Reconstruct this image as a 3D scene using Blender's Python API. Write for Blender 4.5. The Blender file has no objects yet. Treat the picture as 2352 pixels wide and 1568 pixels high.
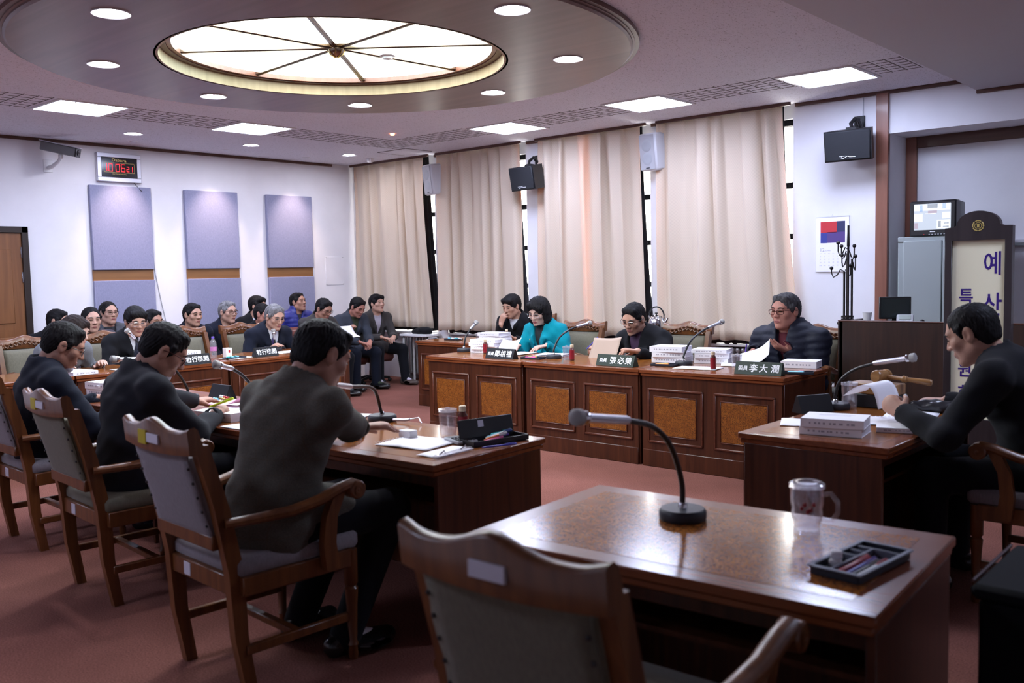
import bpy, bmesh, math, random
import numpy as np
from mathutils import Vector, Matrix, Euler
random.seed(7); np.random.seed(7)
scene = bpy.context.scene
COL = scene.collection
PI = math.pi
# ------------------------------------------------------------------ camera
FPX = 2131.2; YAW, PIT, ROL = -.7250, -.07510, -.02088
def _axes():
    f = Vector((math.sin(YAW)*math.cos(PIT), math.cos(YAW)*math.cos(PIT), math.sin(PIT)))
    r = Vector((math.cos(YAW), -math.sin(YAW), 0)); u = r.cross(f)
    return r*math.cos(ROL)+u*math.sin(ROL), u*math.cos(ROL)-r*math.sin(ROL), f
_r, _u, _f = _axes()
cd = bpy.data.cameras.new('camera'); cam = bpy.data.objects.new('camera', cd); COL.objects.link(cam)
cam.matrix_world = Matrix(((_r.x, _u.x, -_f.x, 0), (_r.y, _u.y, -_f.y, 0), (_r.z, _u.z, -_f.z, 1.5), (0, 0, 0, 1)))
cd.sensor_width = 36.0; cd.lens = 36.0*FPX/2352; cd.clip_start = .05; cd.clip_end = 200
cd.dof.use_dof = True; cd.dof.focus_distance = 7.6; cd.dof.aperture_fstop = 3.2
scene.camera = cam
# ------------------------------------------------------------------ world, exposure
w = bpy.data.worlds.new('world'); scene.world = w; w.use_nodes = True
bg = w.node_tree.nodes['Background']; bg.inputs[0].default_value = (1.0, .96, .90, 1); bg.inputs[1].default_value = 9.0
vs = scene.view_settings
vs.view_transform = 'Standard'; vs.look = 'None'; vs.gamma = 1.0; vs.exposure = 1.08; vs.use_curve_mapping = False
LIGHT = (0.64, 0.72, 1.0)       # cold fluorescent white
S_PANEL, S_DOME, S_DOWN = 18.0, 5.5, 150.0
# ------------------------------------------------------------------ mesh helper
class MB:
    def __init__(s): s.v = []; s.f = []; s.m = []; s.M = None; s.mi = 0
    def add(s, vs, fs):
        o = len(s.v)
        if s.M is not None: vs = [tuple(s.M @ Vector(p)) for p in vs]
        s.v += [tuple(p) for p in vs]; s.f += [tuple(i+o for i in q) for q in fs]; s.m += [s.mi]*len(fs)
        return s
    def box(s, x0, x1, y0, y1, z0, z1, b=0.0):
        c = Vector(((x0+x1)/2, (y0+y1)/2, (z0+z1)/2)); h = (abs(x1-x0)/2, abs(y1-y0)/2, abs(z1-z0)/2)
        if b <= 0:
            vs = [(c.x+sx*h[0], c.y+sy*h[1], c.z+sz*h[2]) for sx in (-1, 1) for sy in (-1, 1) for sz in (-1, 1)]
            return s.add(vs, [(0, 1, 3, 2), (4, 6, 7, 5), (0, 4, 5, 1), (2, 3, 7, 6), (0, 2, 6, 4), (1, 5, 7, 3)])
        b = min(b, min(h)*.95); vs = []; ix = {}
        for sx in (-1, 1):
            for sy in (-1, 1):
                for sz in (-1, 1):
                    for a in range(3):
                        sg = (sx, sy, sz)
                        ix[(sg, a)] = len(vs)
                        vs.append(tuple(c[i]+sg[i]*(h[i] if i == a else h[i]-b) for i in range(3)))
        fs = []
        def cs(sg, a, q): l = list(sg); l[a] = q; return tuple(l)
        for a in range(3):
            i, j = [(1, 2), (0, 2), (0, 1)][a]
            for q in (-1, 1):
                fs.append(tuple(ix[(cs(cs(cs((0, 0, 0), a, q), i, u), j, v), a)] for u, v in ((-1, -1), (1, -1), (1, 1), (-1, 1))))
            for u in (-1, 1):
                for v in (-1, 1):
                    g0 = cs(cs(cs((0, 0, 0), a, -1), i, u), j, v); g1 = cs(g0, a, 1)
                    fs.append((ix[(g0, i)], ix[(g1, i)], ix[(g1, j)], ix[(g0, j)]))
        for sx in (-1, 1):
            for sy in (-1, 1):
                for sz in (-1, 1): fs.append(tuple(ix[((sx, sy, sz), a)] for a in range(3)))
        return s.add(vs, fs)
    def lathe(s, prof, n=24, c=(0, 0, 0), ax='z', cap=True):
        vs = []; fs = []
        for r, z in prof:
            for k in range(n):
                t = 2*PI*k/n; x, y = r*math.cos(t), r*math.sin(t)
                p = {'z': (x, y, z), 'x': (z, x, y), 'y': (x, z, y)}[ax]
                vs.append((p[0]+c[0], p[1]+c[1], p[2]+c[2]))
        for i in range(len(prof)-1):
            for k in range(n):
                k2 = (k+1) % n; fs.append((i*n+k, i*n+k2, (i+1)*n+k2, (i+1)*n+k))
        if cap:
            if prof[0][0] > 1e-5: fs.append(tuple(range(n)))
            if prof[-1][0] > 1e-5: fs.append(tuple(range((len(prof)-1)*n, len(prof)*n)))
        return s.add(vs, fs)
    def tube(s, pts, r, n=8, cap=True, closed=False, flat=None):
        pts = [Vector(p) for p in pts]; m = len(pts); rs = r if isinstance(r, (list, tuple)) else [r]*m
        vs = []; fs = []; up = None
        for i, p in enumerate(pts):
            if closed: t = pts[(i+1) % m]-pts[i-1]
            else: t = pts[min(i+1, m-1)]-pts[max(i-1, 0)]
            t.normalize()
            if up is None: up = Vector((0, 0, 1)) if abs(t.z) < .9 else Vector((1, 0, 0))
            a = t.cross(up)
            if a.length < 1e-4: a = t.cross(Vector((.3, 1, .2)))
            a.normalize(); b = a.cross(t); b.normalize(); up = b
            for k in range(n):
                q = 2*PI*(k+.5)/n
                vs.append(p+(a*math.cos(q)+b*math.sin(q)*(flat or 1))*rs[i])
        R = range(m if closed else m-1)
        for i in R:
            j = (i+1) % m
            for k in range(n):
                k2 = (k+1) % n; fs.append((i*n+k, i*n+k2, j*n+k2, j*n+k))
        if cap and not closed: fs += [tuple(range(n)), tuple(range((m-1)*n, m*n))]
        return s.add(vs, fs)
    def sphere(s, c, r, nu=14, nv=9):
        if not isinstance(r, (tuple, list)): r = (r, r, r)
        vs = [(c[0], c[1], c[2]-r[2])]; fs = []
        for i in range(1, nv):
            ph = -PI/2+PI*i/nv
            for k in range(nu):
                t = 2*PI*k/nu; vs.append((c[0]+r[0]*math.cos(ph)*math.cos(t), c[1]+r[1]*math.cos(ph)*math.sin(t), c[2]+r[2]*math.sin(ph)))
        vs.append((c[0], c[1], c[2]+r[2])); L = len(vs)-1
        for k in range(nu):
            k2 = (k+1) % nu
            fs.append((0, 1+k2, 1+k)); fs.append((L, L-nu+k, L-nu+k2))
            for i in range(nv-2): a = 1+i*nu; fs.append((a+k, a+k2, a+nu+k2, a+nu+k))
        return s.add(vs, fs)
    def prism(s, poly, ax, a, b):
        # poly of 2D points, extruded along ax from a to b; (u,v) = (y,z) for x, (x,z) for y, (x,y) for z
        n = len(poly)
        def P(u, v, t): return {'x': (t, u, v), 'y': (u, t, v), 'z': (u, v, t)}[ax]
        vs = [P(u, v, a) for u, v in poly]+[P(u, v, b) for u, v in poly]
        return s.add(vs, [tuple(range(n)), tuple(range(n, 2*n))]+[(i, (i+1) % n, n+(i+1) % n, n+i) for i in range(n)])
    def strip(s, lo, hi, ax, a, b):
        # closed band between two polylines (same length), extruded; made of quads so it may be concave
        n = len(lo)
        def P(u, v, t): return {'x': (t, u, v), 'y': (u, t, v), 'z': (u, v, t)}[ax]
        vs = [P(*p, a) for p in lo]+[P(*p, a) for p in hi]+[P(*p, b) for p in lo]+[P(*p, b) for p in hi]; fs = []
        for i in range(n-1):
            fs += [(i, i+1, n+i+1, n+i), (2*n+i, 2*n+i+1, 3*n+i+1, 3*n+i), (i, i+1, 2*n+i+1, 2*n+i), (n+i, n+i+1, 3*n+i+1, 3*n+i)]
        fs += [(0, n, 3*n, 2*n), (n-1, 2*n-1, 4*n-1, 3*n-1)]
        return s.add(vs, fs)
    def grid(s, P, closed_u=False):
        # P[i][j] -> quads
        n, m = len(P), len(P[0]); vs = [p for row in P for p in row]; fs = []
        for i in range(n-1 if not closed_u else n):
            for j in range(m-1):
                i2 = (i+1) % n; fs.append((i*m+j, i2*m+j, i2*m+j+1, i*m+j+1))
        return s.add(vs, fs)
    def build(s, name, mats, parent=None, ang=38, recalc=True):
        me = bpy.data.meshes.new(name)
        me.from_pydata(s.v, [], s.f)
        mats = mats if isinstance(mats, (list, tuple)) else [mats]
        for m in mats: me.materials.append(M[m] if isinstance(m, str) else m)
        if len(mats) > 1: me.polygons.foreach_set('material_index', s.m)
        if recalc:
            bm = bmesh.new(); bm.from_mesh(me); bmesh.ops.recalc_face_normals(bm, faces=bm.faces); bm.to_mesh(me); bm.free()
        me.shade_smooth()
        if ang < 179: me.set_sharp_from_angle(angle=math.radians(ang))
        o = bpy.data.objects.new(name, me); COL.objects.link(o)
        if parent is not None: o.parent = parent
        return o
def tag(o, label=None, cat=None, group=None, kind=None):
    if label: o['label'] = label
    if cat: o['category'] = cat
    if group: o['group'] = group
    if kind: o['kind'] = kind
    return o
def thing(name, label, cat, loc=(0, 0, 0), rz=0, group=None):
    o = bpy.data.objects.new(name, None); COL.objects.link(o); o.empty_display_size = .05
    o.location = loc; o.rotation_euler = (0, 0, rz)
    return tag(o, label, cat, group)
def place(o, loc, rz=0): o.location = loc; o.rotation_euler = (0, 0, rz); return o
def copytree(o, parent=None):
    c = o.copy(); COL.objects.link(c)
    if parent is not None: c.parent = parent
    for ch in list(o.children): copytree(ch, c)
    return c
def dup(o, loc, rz, label, group=None):
    c = copytree(o); place(c, loc, rz); c['label'] = label
    if group: c['group'] = group
    return c
_tc = {}
def text(body, size, mat, parent, mat4, extrude=.0008, bold=0.0, ax='CENTER', name='lettering', space=1.0, shear=0.0, sx=1.0):
    cu = bpy.data.curves.new('t', 'FONT'); cu.body = body; cu.size = size; cu.extrude = extrude; cu.offset = bold*size
    cu.align_x = ax; cu.align_y = 'CENTER'; cu.space_character = space; cu.resolution_u = 2; cu.shear = shear
    to = bpy.data.objects.new('t', cu)
    me = bpy.data.meshes.new_from_object(to); bpy.data.objects.remove(to); bpy.data.curves.remove(cu)
    me.transform(mat4 @ Matrix.Diagonal((sx, 1, 1, 1))); me.materials.clear(); me.materials.append(M[mat]); me.name = name
    o = bpy.data.objects.new(name, me); COL.objects.link(o); o.parent = parent
    return o
# frames for flat writing: local +x to the reader's right, +y up, +z towards the reader
def face_frame(origin, normal, up=(0, 0, 1)):
    n = Vector(normal).normalized(); u = Vector(up); u = (u-n*u.dot(n)).normalized(); r = u.cross(n)
    return Matrix(((r.x, u.x, n.x, origin[0]), (r.y, u.y, n.y, origin[1]), (r.z, u.z, n.z, origin[2]), (0, 0, 0, 1)))
# ------------------------------------------------------------------ materials
M = {}
def nodes(name):
    m = bpy.data.materials.new(name); m.use_nodes = True; nt = m.node_tree; b = nt.nodes['Principled BSDF']; M[name] = m
    return m, nt, b
def N(nt, t, **k):
    n = nt.nodes.new(t)
    for a, v in k.items():
        if a.startswith('i_'):
            key = a[2:]; key = int(key) if key.isdigit() else key.replace('_', ' ')
            n.inputs[key].default_value = v
        else: setattr(n, a, v)
    return n
def ramp(nt, stops):
    r = nt.nodes.new('ShaderNodeValToRGB'); e = r.color_ramp.elements
    while len(e) < len(stops): e.new(.5)
    for el, (p, c) in zip(e, stops): el.position = p; el.color = (*c, 1)
    return r
def plain(name, col, rough=.5, metal=0.0, spec=.5, coat=0.0, emit=None, es=0, bump=0, bscale=60, var=0, vscale=8, sheen=0, alpha=None, trans=0, ior=1.45, coord='Object', stretch=(1, 1, 1), sss=0):
    m, nt, b = nodes(name); L = nt.links
    b.inputs['Base Color'].default_value = (*col, 1); b.inputs['Roughness'].default_value = rough; b.inputs['Metallic'].default_value = metal
    b.inputs['Specular IOR Level'].default_value = spec; b.inputs['Coat Weight'].default_value = coat; b.inputs['Coat Roughness'].default_value = .12
    b.inputs['IOR'].default_value = ior; b.inputs['Transmission Weight'].default_value = trans
    if sheen: b.inputs['Sheen Weight'].default_value = sheen
    if sss: b.inputs['Subsurface Weight'].default_value = sss; b.inputs['Subsurface Radius'].default_value = (.01, .004, .002); b.inputs['Subsurface Scale'].default_value = 1.0
    if emit: b.inputs['Emission Color'].default_value = (*emit, 1); b.inputs['Emission Strength'].default_value = es
    if bump or var:
        tc = N(nt, 'ShaderNodeTexCoord'); mp = N(nt, 'ShaderNodeMapping'); mp.inputs['Scale'].default_value = stretch; L.new(tc.outputs[coord], mp.inputs[0])
    if var:
        nz = N(nt, 'ShaderNodeTexNoise', i_Scale=vscale, i_Detail=4.0); L.new(mp.outputs[0], nz.inputs['Vector'])
        r = ramp(nt, [(.3, tuple(c*(1-var) for c in col)), (.7, tuple(min(1, c*(1+var)) for c in col))]); L.new(nz.outputs[0], r.inputs[0]); L.new(r.outputs[0], b.inputs['Base Color'])
    if bump:
        nz = N(nt, 'ShaderNodeTexNoise', i_Scale=bscale, i_Detail=3.0); L.new(mp.outputs[0], nz.inputs['Vector'])
        bp = N(nt, 'ShaderNodeBump', i_Strength=bump, i_Distance=.004); L.new(nz.outputs[0], bp.inputs['Height']); L.new(bp.outputs[0], b.inputs['Normal'])
    return m
def wood(name, dark, light, rough=.3, coat=.3, axis='z', scale=9, contrast=.35):
    m, nt, b = nodes(name); L = nt.links
    tc = N(nt, 'ShaderNodeTexCoord'); mp = N(nt, 'ShaderNodeMapping'); L.new(tc.outputs['Object'], mp.inputs[0])
    s = {'x': (.06, 1, 1), 'y': (1, .06, 1), 'z': (1, 1, .06)}[axis]; mp.inputs['Scale'].default_value = tuple(q*scale for q in s)
    n1 = N(nt, 'ShaderNodeTexNoise', i_Scale=3.2, i_Detail=6.0, i_Distortion=.6); L.new(mp.outputs[0], n1.inputs['Vector'])
    r = ramp(nt, [(.5-contrast/2, dark), (.5+contrast/2, light)]); L.new(n1.outputs[0], r.inputs[0]); L.new(r.outputs[0], b.inputs['Base Color'])
    b.inputs['Roughness'].default_value = rough; b.inputs['Coat Weight'].default_value = coat; b.inputs['Coat Roughness'].default_value = .1
    return m
def burl(name, c0, c1, c2, scale=1.0, rough=.22, coat=.5, spot=.36):
    m, nt, b = nodes(name); L = nt.links
    tc = N(nt, 'ShaderNodeTexCoord')
    n1 = N(nt, 'ShaderNodeTexNoise', i_Scale=9.0*scale, i_Detail=5.0, i_Distortion=.7); L.new(tc.outputs['Object'], n1.inputs['Vector'])
    n2 = N(nt, 'ShaderNodeTexNoise', i_Scale=70.0*scale, i_Detail=3.0, i_Distortion=.8); L.new(tc.outputs['Object'], n2.inputs['Vector'])
    r1 = ramp(nt, [(.35, c1), (.65, c2)]); L.new(n1.outputs[0], r1.inputs[0])
    r2 = ramp(nt, [(spot, (1, 1, 1)), (spot+.12, (0, 0, 0))]); L.new(n2.outputs[0], r2.inputs[0])
    mx = N(nt, 'ShaderNodeMixRGB'); L.new(r2.outputs[0], mx.inputs[0]); L.new(r1.outputs[0], mx.inputs[1]); mx.inputs[2].default_value = (*c0, 1)
    L.new(mx.outputs[0], b.inputs['Base Color']); b.inputs['Roughness'].default_value = rough; b.inputs['Coat Weight'].default_value = coat; b.inputs['Coat Roughness'].default_value = .08
    return m
wood('desk_wood', (.040, .0105, .0045), (.080, .0225, .0090), .32, .12, 'z', 10)
wood('desk_edge', (.155, .040, .013), (.215, .060, .020), .24, .2, 'x', 10)
burl('desk_top', (.16, .046, .009), (.23, .072, .013), (.40, .145, .027), 1.9, .17, .12, .42)
burl('desk_burl', (.090, .022, .004), (.23, .068, .009), (.34, .115, .016), 2.6, .36, .08, .42)
wood('moulding', (.075, .019, .009), (.12, .033, .015), .36, .1, 'x', 10)
wood('chair_wood', (.100, .031, .009), (.185, .066, .019), .34, .12, 'z', 8)
wood('door_wood', (.17, .062, .020), (.24, .095, .032), .4, .2, 'z', 6)
wood('strip_wood', (.22, .095, .03), (.29, .13, .045), .4, .1, 'y', 5)
wood('trim_wood', (.20, .072, .045), (.26, .10, .065), .38, .15, 'z', 6)
wood('trim_dark', (.075, .027, .017), (.11, .042, .027), .4, .1, 'x', 6)
wood('disc_wood', (.15, .085, .075), (.21, .12, .105), .36, .0, 'x', 3)
wood('band_wood', (.36, .25, .13), (.44, .31, .17), .45, .0, 'z', 6)
wood('partition_wood', (.020, .0085, .0055), (.042, .017, .010), .4, .1, 'z', 8)
wood('sign_wood', (.018, .012, .014), (.032, .022, .024), .4, .2, 'z', 8)
wood('gavel_wood', (.24, .11, .03), (.36, .18, .06), .35, .3, 'x', 12)
plain('door_frame', (.022, .013, .010), .4)
plain('wall', (.76, .75, .79), .75, bump=.25, bscale=260, var=.03, vscale=3)
plain('ceiling_smooth', (.52, .52, .57), .8, bump=.1, bscale=200)
m, nt, b = nodes('ceiling'); L = nt.links
tc = N(nt, 'ShaderNodeTexCoord'); mp = N(nt, 'ShaderNodeMapping'); mp.inputs['Scale'].default_value = (110, 60, 80); L.new(tc.outputs['Object'], mp.inputs[0])
nz = N(nt, 'ShaderNodeTexNoise', i_Scale=1.0, i_Detail=5.0, i_Distortion=1.2); L.new(mp.outputs[0], nz.inputs['Vector'])
r = ramp(nt, [(.34, (.37, .36, .41)), (.42, (.73, .725, .82))]); L.new(nz.outputs[0], r.inputs[0]); L.new(r.outputs[0], b.inputs['Base Color'])
bp = N(nt, 'ShaderNodeBump', i_Strength=.4, i_Distance=.004); L.new(nz.outputs[0], bp.inputs['Height']); L.new(bp.outputs[0], b.inputs['Normal']); b.inputs['Roughness'].default_value = .9
m, nt, b = nodes('carpet'); L = nt.links
tc = N(nt, 'ShaderNodeTexCoord')
n1 = N(nt, 'ShaderNodeTexNoise', i_Scale=140.0, i_Detail=2.0); n2 = N(nt, 'ShaderNodeTexNoise', i_Scale=1.3, i_Detail=4.0)
for q in (n1, n2): L.new(tc.outputs['Object'], q.inputs['Vector'])
r1 = ramp(nt, [(.3, (.138, .050, .039)), (.7, (.255, .106, .082))]); L.new(n1.outputs[0], r1.inputs[0])
r2 = ramp(nt, [(.35, (.82, .82, .82)), (.65, (1.1, 1.1, 1.1))]); L.new(n2.outputs[0], r2.inputs[0])
mx = N(nt, 'ShaderNodeMixRGB', blend_type='MULTIPLY'); mx.inputs[0].default_value = 1; L.new(r1.outputs[0], mx.inputs[1]); L.new(r2.outputs[0], mx.inputs[2]); L.new(mx.outputs[0], b.inputs['Base Color'])
bp = N(nt, 'ShaderNodeBump', i_Strength=.6, i_Distance=.006); L.new(n1.outputs[0], bp.inputs['Height']); L.new(bp.outputs[0], b.inputs['Normal']); b.inputs['Roughness'].default_value = 1; b.inputs['Specular IOR Level'].default_value = .1
def weave(name, c, amt=.12, scale=900, rough=.9):
    m, nt, b = nodes(name); L = nt.links
    tc = N(nt, 'ShaderNodeTexCoord'); mp = N(nt, 'ShaderNodeMapping'); mp.inputs['Scale'].default_value = (1, 1, .25); L.new(tc.outputs['Object'], mp.inputs[0])
    n1 = N(nt, 'ShaderNodeTexNoise', i_Scale=scale/4, i_Detail=2.0); L.new(mp.outputs[0], n1.inputs['Vector'])
    r = ramp(nt, [(.3, tuple(q*(1-amt) for q in c)), (.7, tuple(q*(1+amt) for q in c))]); L.new(n1.outputs[0], r.inputs[0]); L.new(r.outputs[0], b.inputs['Base Color'])
    bp = N(nt, 'ShaderNodeBump', i_Strength=.25, i_Distance=.002); L.new(n1.outputs[0], bp.inputs['Height']); L.new(bp.outputs[0], b.inputs['Normal'])
    b.inputs['Roughness'].default_value = rough; b.inputs['Sheen Weight'].default_value = .15; b.inputs['Specular IOR Level'].default_value = .2
weave('panel_fabric', (.25, .257, .385), .10, 700)
weave('chair_fabric', (.235, .215, .235), .10, 600)
weave('chair_fabric_olive', (.150, .137, .098), .10, 600)
plain('leather', (.16, .052, .042), .38, bump=.3, bscale=120, var=.12, vscale=20)
# curtain: pale beige damask, lets a little light through
m, nt, b = nodes('curtain'); L = nt.links
tc = N(nt, 'ShaderNodeTexCoord'); mp = N(nt, 'ShaderNodeMapping'); mp.inputs['Rotation'].default_value = (0, 0, PI/4); mp.inputs['Scale'].default_value = (42, 42, 42)
L.new(tc.outputs['UV'], mp.inputs[0])
ck = N(nt, 'ShaderNodeTexVoronoi', i_Scale=1.0, i_Randomness=0.0); L.new(mp.outputs[0], ck.inputs['Vector'])
r = ramp(nt, [(.3, (.78, .675, .54)), (.7, (.71, .61, .485))]); L.new(ck.outputs['Distance'], r.inputs[0]); L.new(r.outputs[0], b.inputs['Base Color'])
b.inputs['Roughness'].default_value = .65; b.inputs['Sheen Weight'].default_value = .3; b.inputs['Specular IOR Level'].default_value = .25
tr = N(nt, 'ShaderNodeBsdfTranslucent'); tr.inputs[0].default_value = (.95, .48, .16, 1)
mxs = N(nt, 'ShaderNodeMixShader'); mxs.inputs[0].default_value = .22; out = nt.nodes['Material Output']
L.new(b.outputs[0], mxs.inputs[1]); L.new(tr.outputs[0], mxs.inputs[2]); L.new(mxs.outputs[0], out.inputs[0])
plain('blackout', (.010, .010, .013), .75, bump=.6, bscale=40)
def glass(name, tint=(1, 1, 1), rough=.02, gl=.12, milk=0):
    m, nt, b = nodes(name); L = nt.links; nt.nodes.remove(b)
    t = N(nt, 'ShaderNodeBsdfTransparent'); t.inputs[0].default_value = (*tint, 1); g = N(nt, 'ShaderNodeBsdfGlossy'); g.inputs['Roughness'].default_value = rough
    lw = N(nt, 'ShaderNodeLayerWeight'); lw.inputs[0].default_value = .5; pw = N(nt, 'ShaderNodeMath', operation='POWER'); pw.inputs[1].default_value = 3.0; L.new(lw.outputs['Facing'], pw.inputs[0])
    ad = N(nt, 'ShaderNodeMath', operation='MULTIPLY_ADD'); ad.inputs[1].default_value = .65; ad.inputs[2].default_value = gl; L.new(pw.outputs[0], ad.inputs[0])
    mx = N(nt, 'ShaderNodeMixShader'); L.new(ad.outputs[0], mx.inputs[0]); L.new(t.outputs[0], mx.inputs[1]); L.new(g.outputs[0], mx.inputs[2]); last = mx
    if milk:
        df = N(nt, 'ShaderNodeBsdfDiffuse'); df.inputs[0].default_value = (.85, .84, .9, 1); m2 = N(nt, 'ShaderNodeMixShader'); m2.inputs[0].default_value = milk; L.new(mx.outputs[0], m2.inputs[1]); L.new(df.outputs[0], m2.inputs[2]); last = m2
    L.new(last.outputs[0], nt.nodes['Material Output'].inputs[0])
glass('window_glass', (1, 1, 1), .0, .0); glass('cup_glass', (.97, .96, .98), .04, .10, .05); glass('lens_glass', (.98, .98, .98), .02, .03); glass('clear_plastic', (.95, .95, .98), .08, .10, .12)
plain('panel_emit', (1, 1, 1), .5, emit=LIGHT, es=S_PANEL)
m, nt, b = nodes('dome_emit'); L = nt.links
tc = N(nt, 'ShaderNodeTexCoord'); nz = N(nt, 'ShaderNodeTexNoise', i_Scale=1.6, i_Detail=2.0); L.new(tc.outputs['Object'], nz.inputs['Vector'])
r = ramp(nt, [(.35, (.55, .78, .84)), (.62, (.92, 1.0, .98))]); L.new(nz.outputs[0], r.inputs[0]); L.new(r.outputs[0], b.inputs['Emission Color']); b.inputs['Emission Strength'].default_value = S_DOME; b.inputs['Base Color'].default_value = (.7, .75, .72, 1)
plain('down_emit', (1, 1, 1), .5, emit=(.85, .86, 1.0), es=S_DOWN)
plain('warm_emit', (1, 1, 1), .5, emit=(1.0, .86, .78), es=S_DOWN)
plain('led_red', (.4, .05, .02), .4, emit=(1, .25, .1), es=6)
plain('led_digit', (.3, .0, .0), .4, emit=(1, .02, .03), es=1.6)
plain('chrome', (.62, .62, .64), .14, 1.0); plain('steel', (.42, .42, .45), .3, 1.0); plain('brass', (.45, .33, .13), .25, 1.0); plain('silver_paint', (.42, .42, .45), .38, .6); plain('bronze', (.28, .22, .17), .18, 1.0)
plain('frame_alu', (.62, .62, .68), .3, .7); plain('grey_metal', (.16, .165, .17), .45); plain('white_metal', (.70, .70, .72), .45); plain('cabinet_grey', (.31, .345, .345), .5)
plain('black_plastic', (.012, .012, .014), .38); plain('black_matte', (.006, .006, .008), .8, spec=.15); plain('black_gloss', (.010, .010, .013), .12, coat=.4); plain('black_iron', (.014, .011, .012), .42)
plain('mic_base', (.022, .023, .030), .45); plain('white_plastic', (.72, .72, .75), .4); plain('grey_plastic', (.40, .41, .44), .5); plain('speaker_white', (.66, .66, .70), .45); plain('speaker_grille', (.47, .47, .50), .7, bump=.5, bscale=700)
plain('speaker_cloth', (.013, .014, .018), .8, bump=.4, bscale=900); plain('slot_dark', (.13, .115, .12), .9); plain('mesh_grey', (.46, .45, .44), .5, .3, bump=.8, bscale=1500)
m, nt, b = nodes('paper'); b.inputs['Base Color'].default_value = (.88, .87, .92, 1); b.inputs['Roughness'].default_value = .7
plain('paper_edge', (.76, .74, .82), .8, bump=.8, bscale=1, stretch=(4, 4, 900), var=.06, vscale=1)
plain('paper_cream', (.80, .78, .74), .7); plain('paper_tan', (.42, .31, .25), .75); plain('paper_pink', (.82, .38, .58), .7); plain('sticker', (.62, .60, .68), .6); plain('sticker_yellow', (.50, .40, .02), .5)
plain('ink', (.07, .07, .10), .6); plain('ink_grey', (.42, .41, .48), .7); plain('white_ink', (.85, .85, .88), .5); plain('gold_ink', (.55, .42, .13), .4)
plain('sign_cream', (.86, .82, .60), .5); plain('sign_blue', (.035, .008, .20), .5); plain('plate_green', (.020, .032, .022), .45, spec=.3); plain('plate_black', (.006, .006, .008), .45, spec=.3)
plain('bottle_red', (.24, .014, .025), .3); plain('bottle_amber', (.12, .04, .03), .15, coat=.5); plain('cap_gold', (.72, .60, .42), .35, .3)
plain('red', (.45, .02, .03), .35); plain('blue', (.06, .05, .45), .35); plain('violet', (.10, .04, .35), .4); plain('lime', (.60, .78, .02), .4); plain('pink_pen', (.85, .12, .35), .4); plain('orange_pen', (.9, .30, .08), .4); plain('cyan_pen', (.25, .62, .78), .4); plain('teal_foil', (.05, .45, .45), .25, .5); plain('navy_box', (.03, .06, .22), .4); plain('tan_box', (.42, .28, .14), .7)
plain('tray_grey', (.16, .18, .235), .45); plain('tray_dark', (.022, .025, .038), .5); plain('eraser', (.80, .78, .80), .7); plain('key_grey', (.30, .31, .34), .5); plain('lcd', (.28, .32, .29), .3); plain('plastic_bag', (.02, .02, .024), .3, bump=.8, bscale=25)
plain('cal_red', (.55, .03, .045), .6); plain('cal_navy', (.03, .035, .11), .6); plain('cal_blue', (.035, .045, .27), .6); plain('cal_purple', (.09, .05, .22), .6)
plain('screen_dark', (.018, .026, .030), .15); plain('water_label', (.55, .20, .45), .5); plain('cap_violet', (.16, .10, .50), .4)
# ================================================================== the room
XA, YB, ZC = -10.78, 8.78, 3.08
XR, YN = 2.3, -2.6
def struct(mb, name, mat, parent=None, ang=38):
    o = mb.build(name, mat, parent, ang)
    if parent is None: o['kind'] = 'structure'
    return o
struct(MB().box(XA-.3, XR+.3, YN-.3, 9.6, -.12, 0), 'floor', 'carpet')
wa = struct(MB().box(XA-.25, XA, YN-.2, 9.6, 0, 3.4), 'wall_left', 'wall')
struct(MB().box(XR, XR+.25, YN-.2, 9.6, 0, 3.4), 'wall_right', 'wall')
struct(MB().box(XA-.2, XR+.2, YN-.25, YN, 0, 3.4), 'wall_front', 'wall')
WIN = [(-10.70, -9.12), (-8.92, -7.49), (-7.20, -5.69), (-5.50, -4.03)]
mb = MB(); xs = XA
for a, b in WIN:
    if a > xs: mb.box(xs, a, YB, 9.35, 0, 3.40)
    mb.box(a, b, 9.02, 9.35, 0, .70); mb.box(a, b, 9.02, 9.35, 2.98, 3.40)
    xs = b
mb.box(xs, -3.10, YB, 9.35, 0, 3.40)
mb.box(-3.10, XR, 9.25, 9.40, 0, 3.40); mb.box(-3.10, XR, YB, 9.25, 2.69, 3.40)
wb = struct(mb, 'wall_back', 'wall')
# windows: sill, black frame, panes
for i, (a, b) in enumerate(WIN):
    wd = thing('window_%d' % (i+1), None, None, ((a+b)/2, 9.12, .70)); wd['kind'] = 'structure'
    h = (b-a)/2; f = MB()
    f.box(-h, -h+.05, -.05, .05, 0, 2.28, .004).box(h-.05, h, -.05, .05, 0, 2.28, .004).box(-h, h, -.05, .05, 0, .05, .004).box(-h, h, -.05, .05, 2.22, 2.28, .004).box(-.03, .03, -.04, .04, 0, 2.28, .004)
    for z in (.62, 1.10, 1.62): f.box(-h, h, -.04, .04, z-.03, z+.03, .004)
    f.build('window_frame', 'black_matte', wd)
    for sx in (-1, 1):
        for z0, z1 in ((.05, .59), (.65, 1.07), (1.13, 1.59), (1.65, 2.22)):
            x0, x1 = (.03, h-.05) if sx > 0 else (-h+.05, -.03)
            MB().box(x0, x1, -.004, .004, z0, z1).build('pane', 'window_glass', wd)
    MB().box(-h, h, -.34, -.05, -.03, .0, .006).build('window_sill', 'white_metal', wd)
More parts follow.
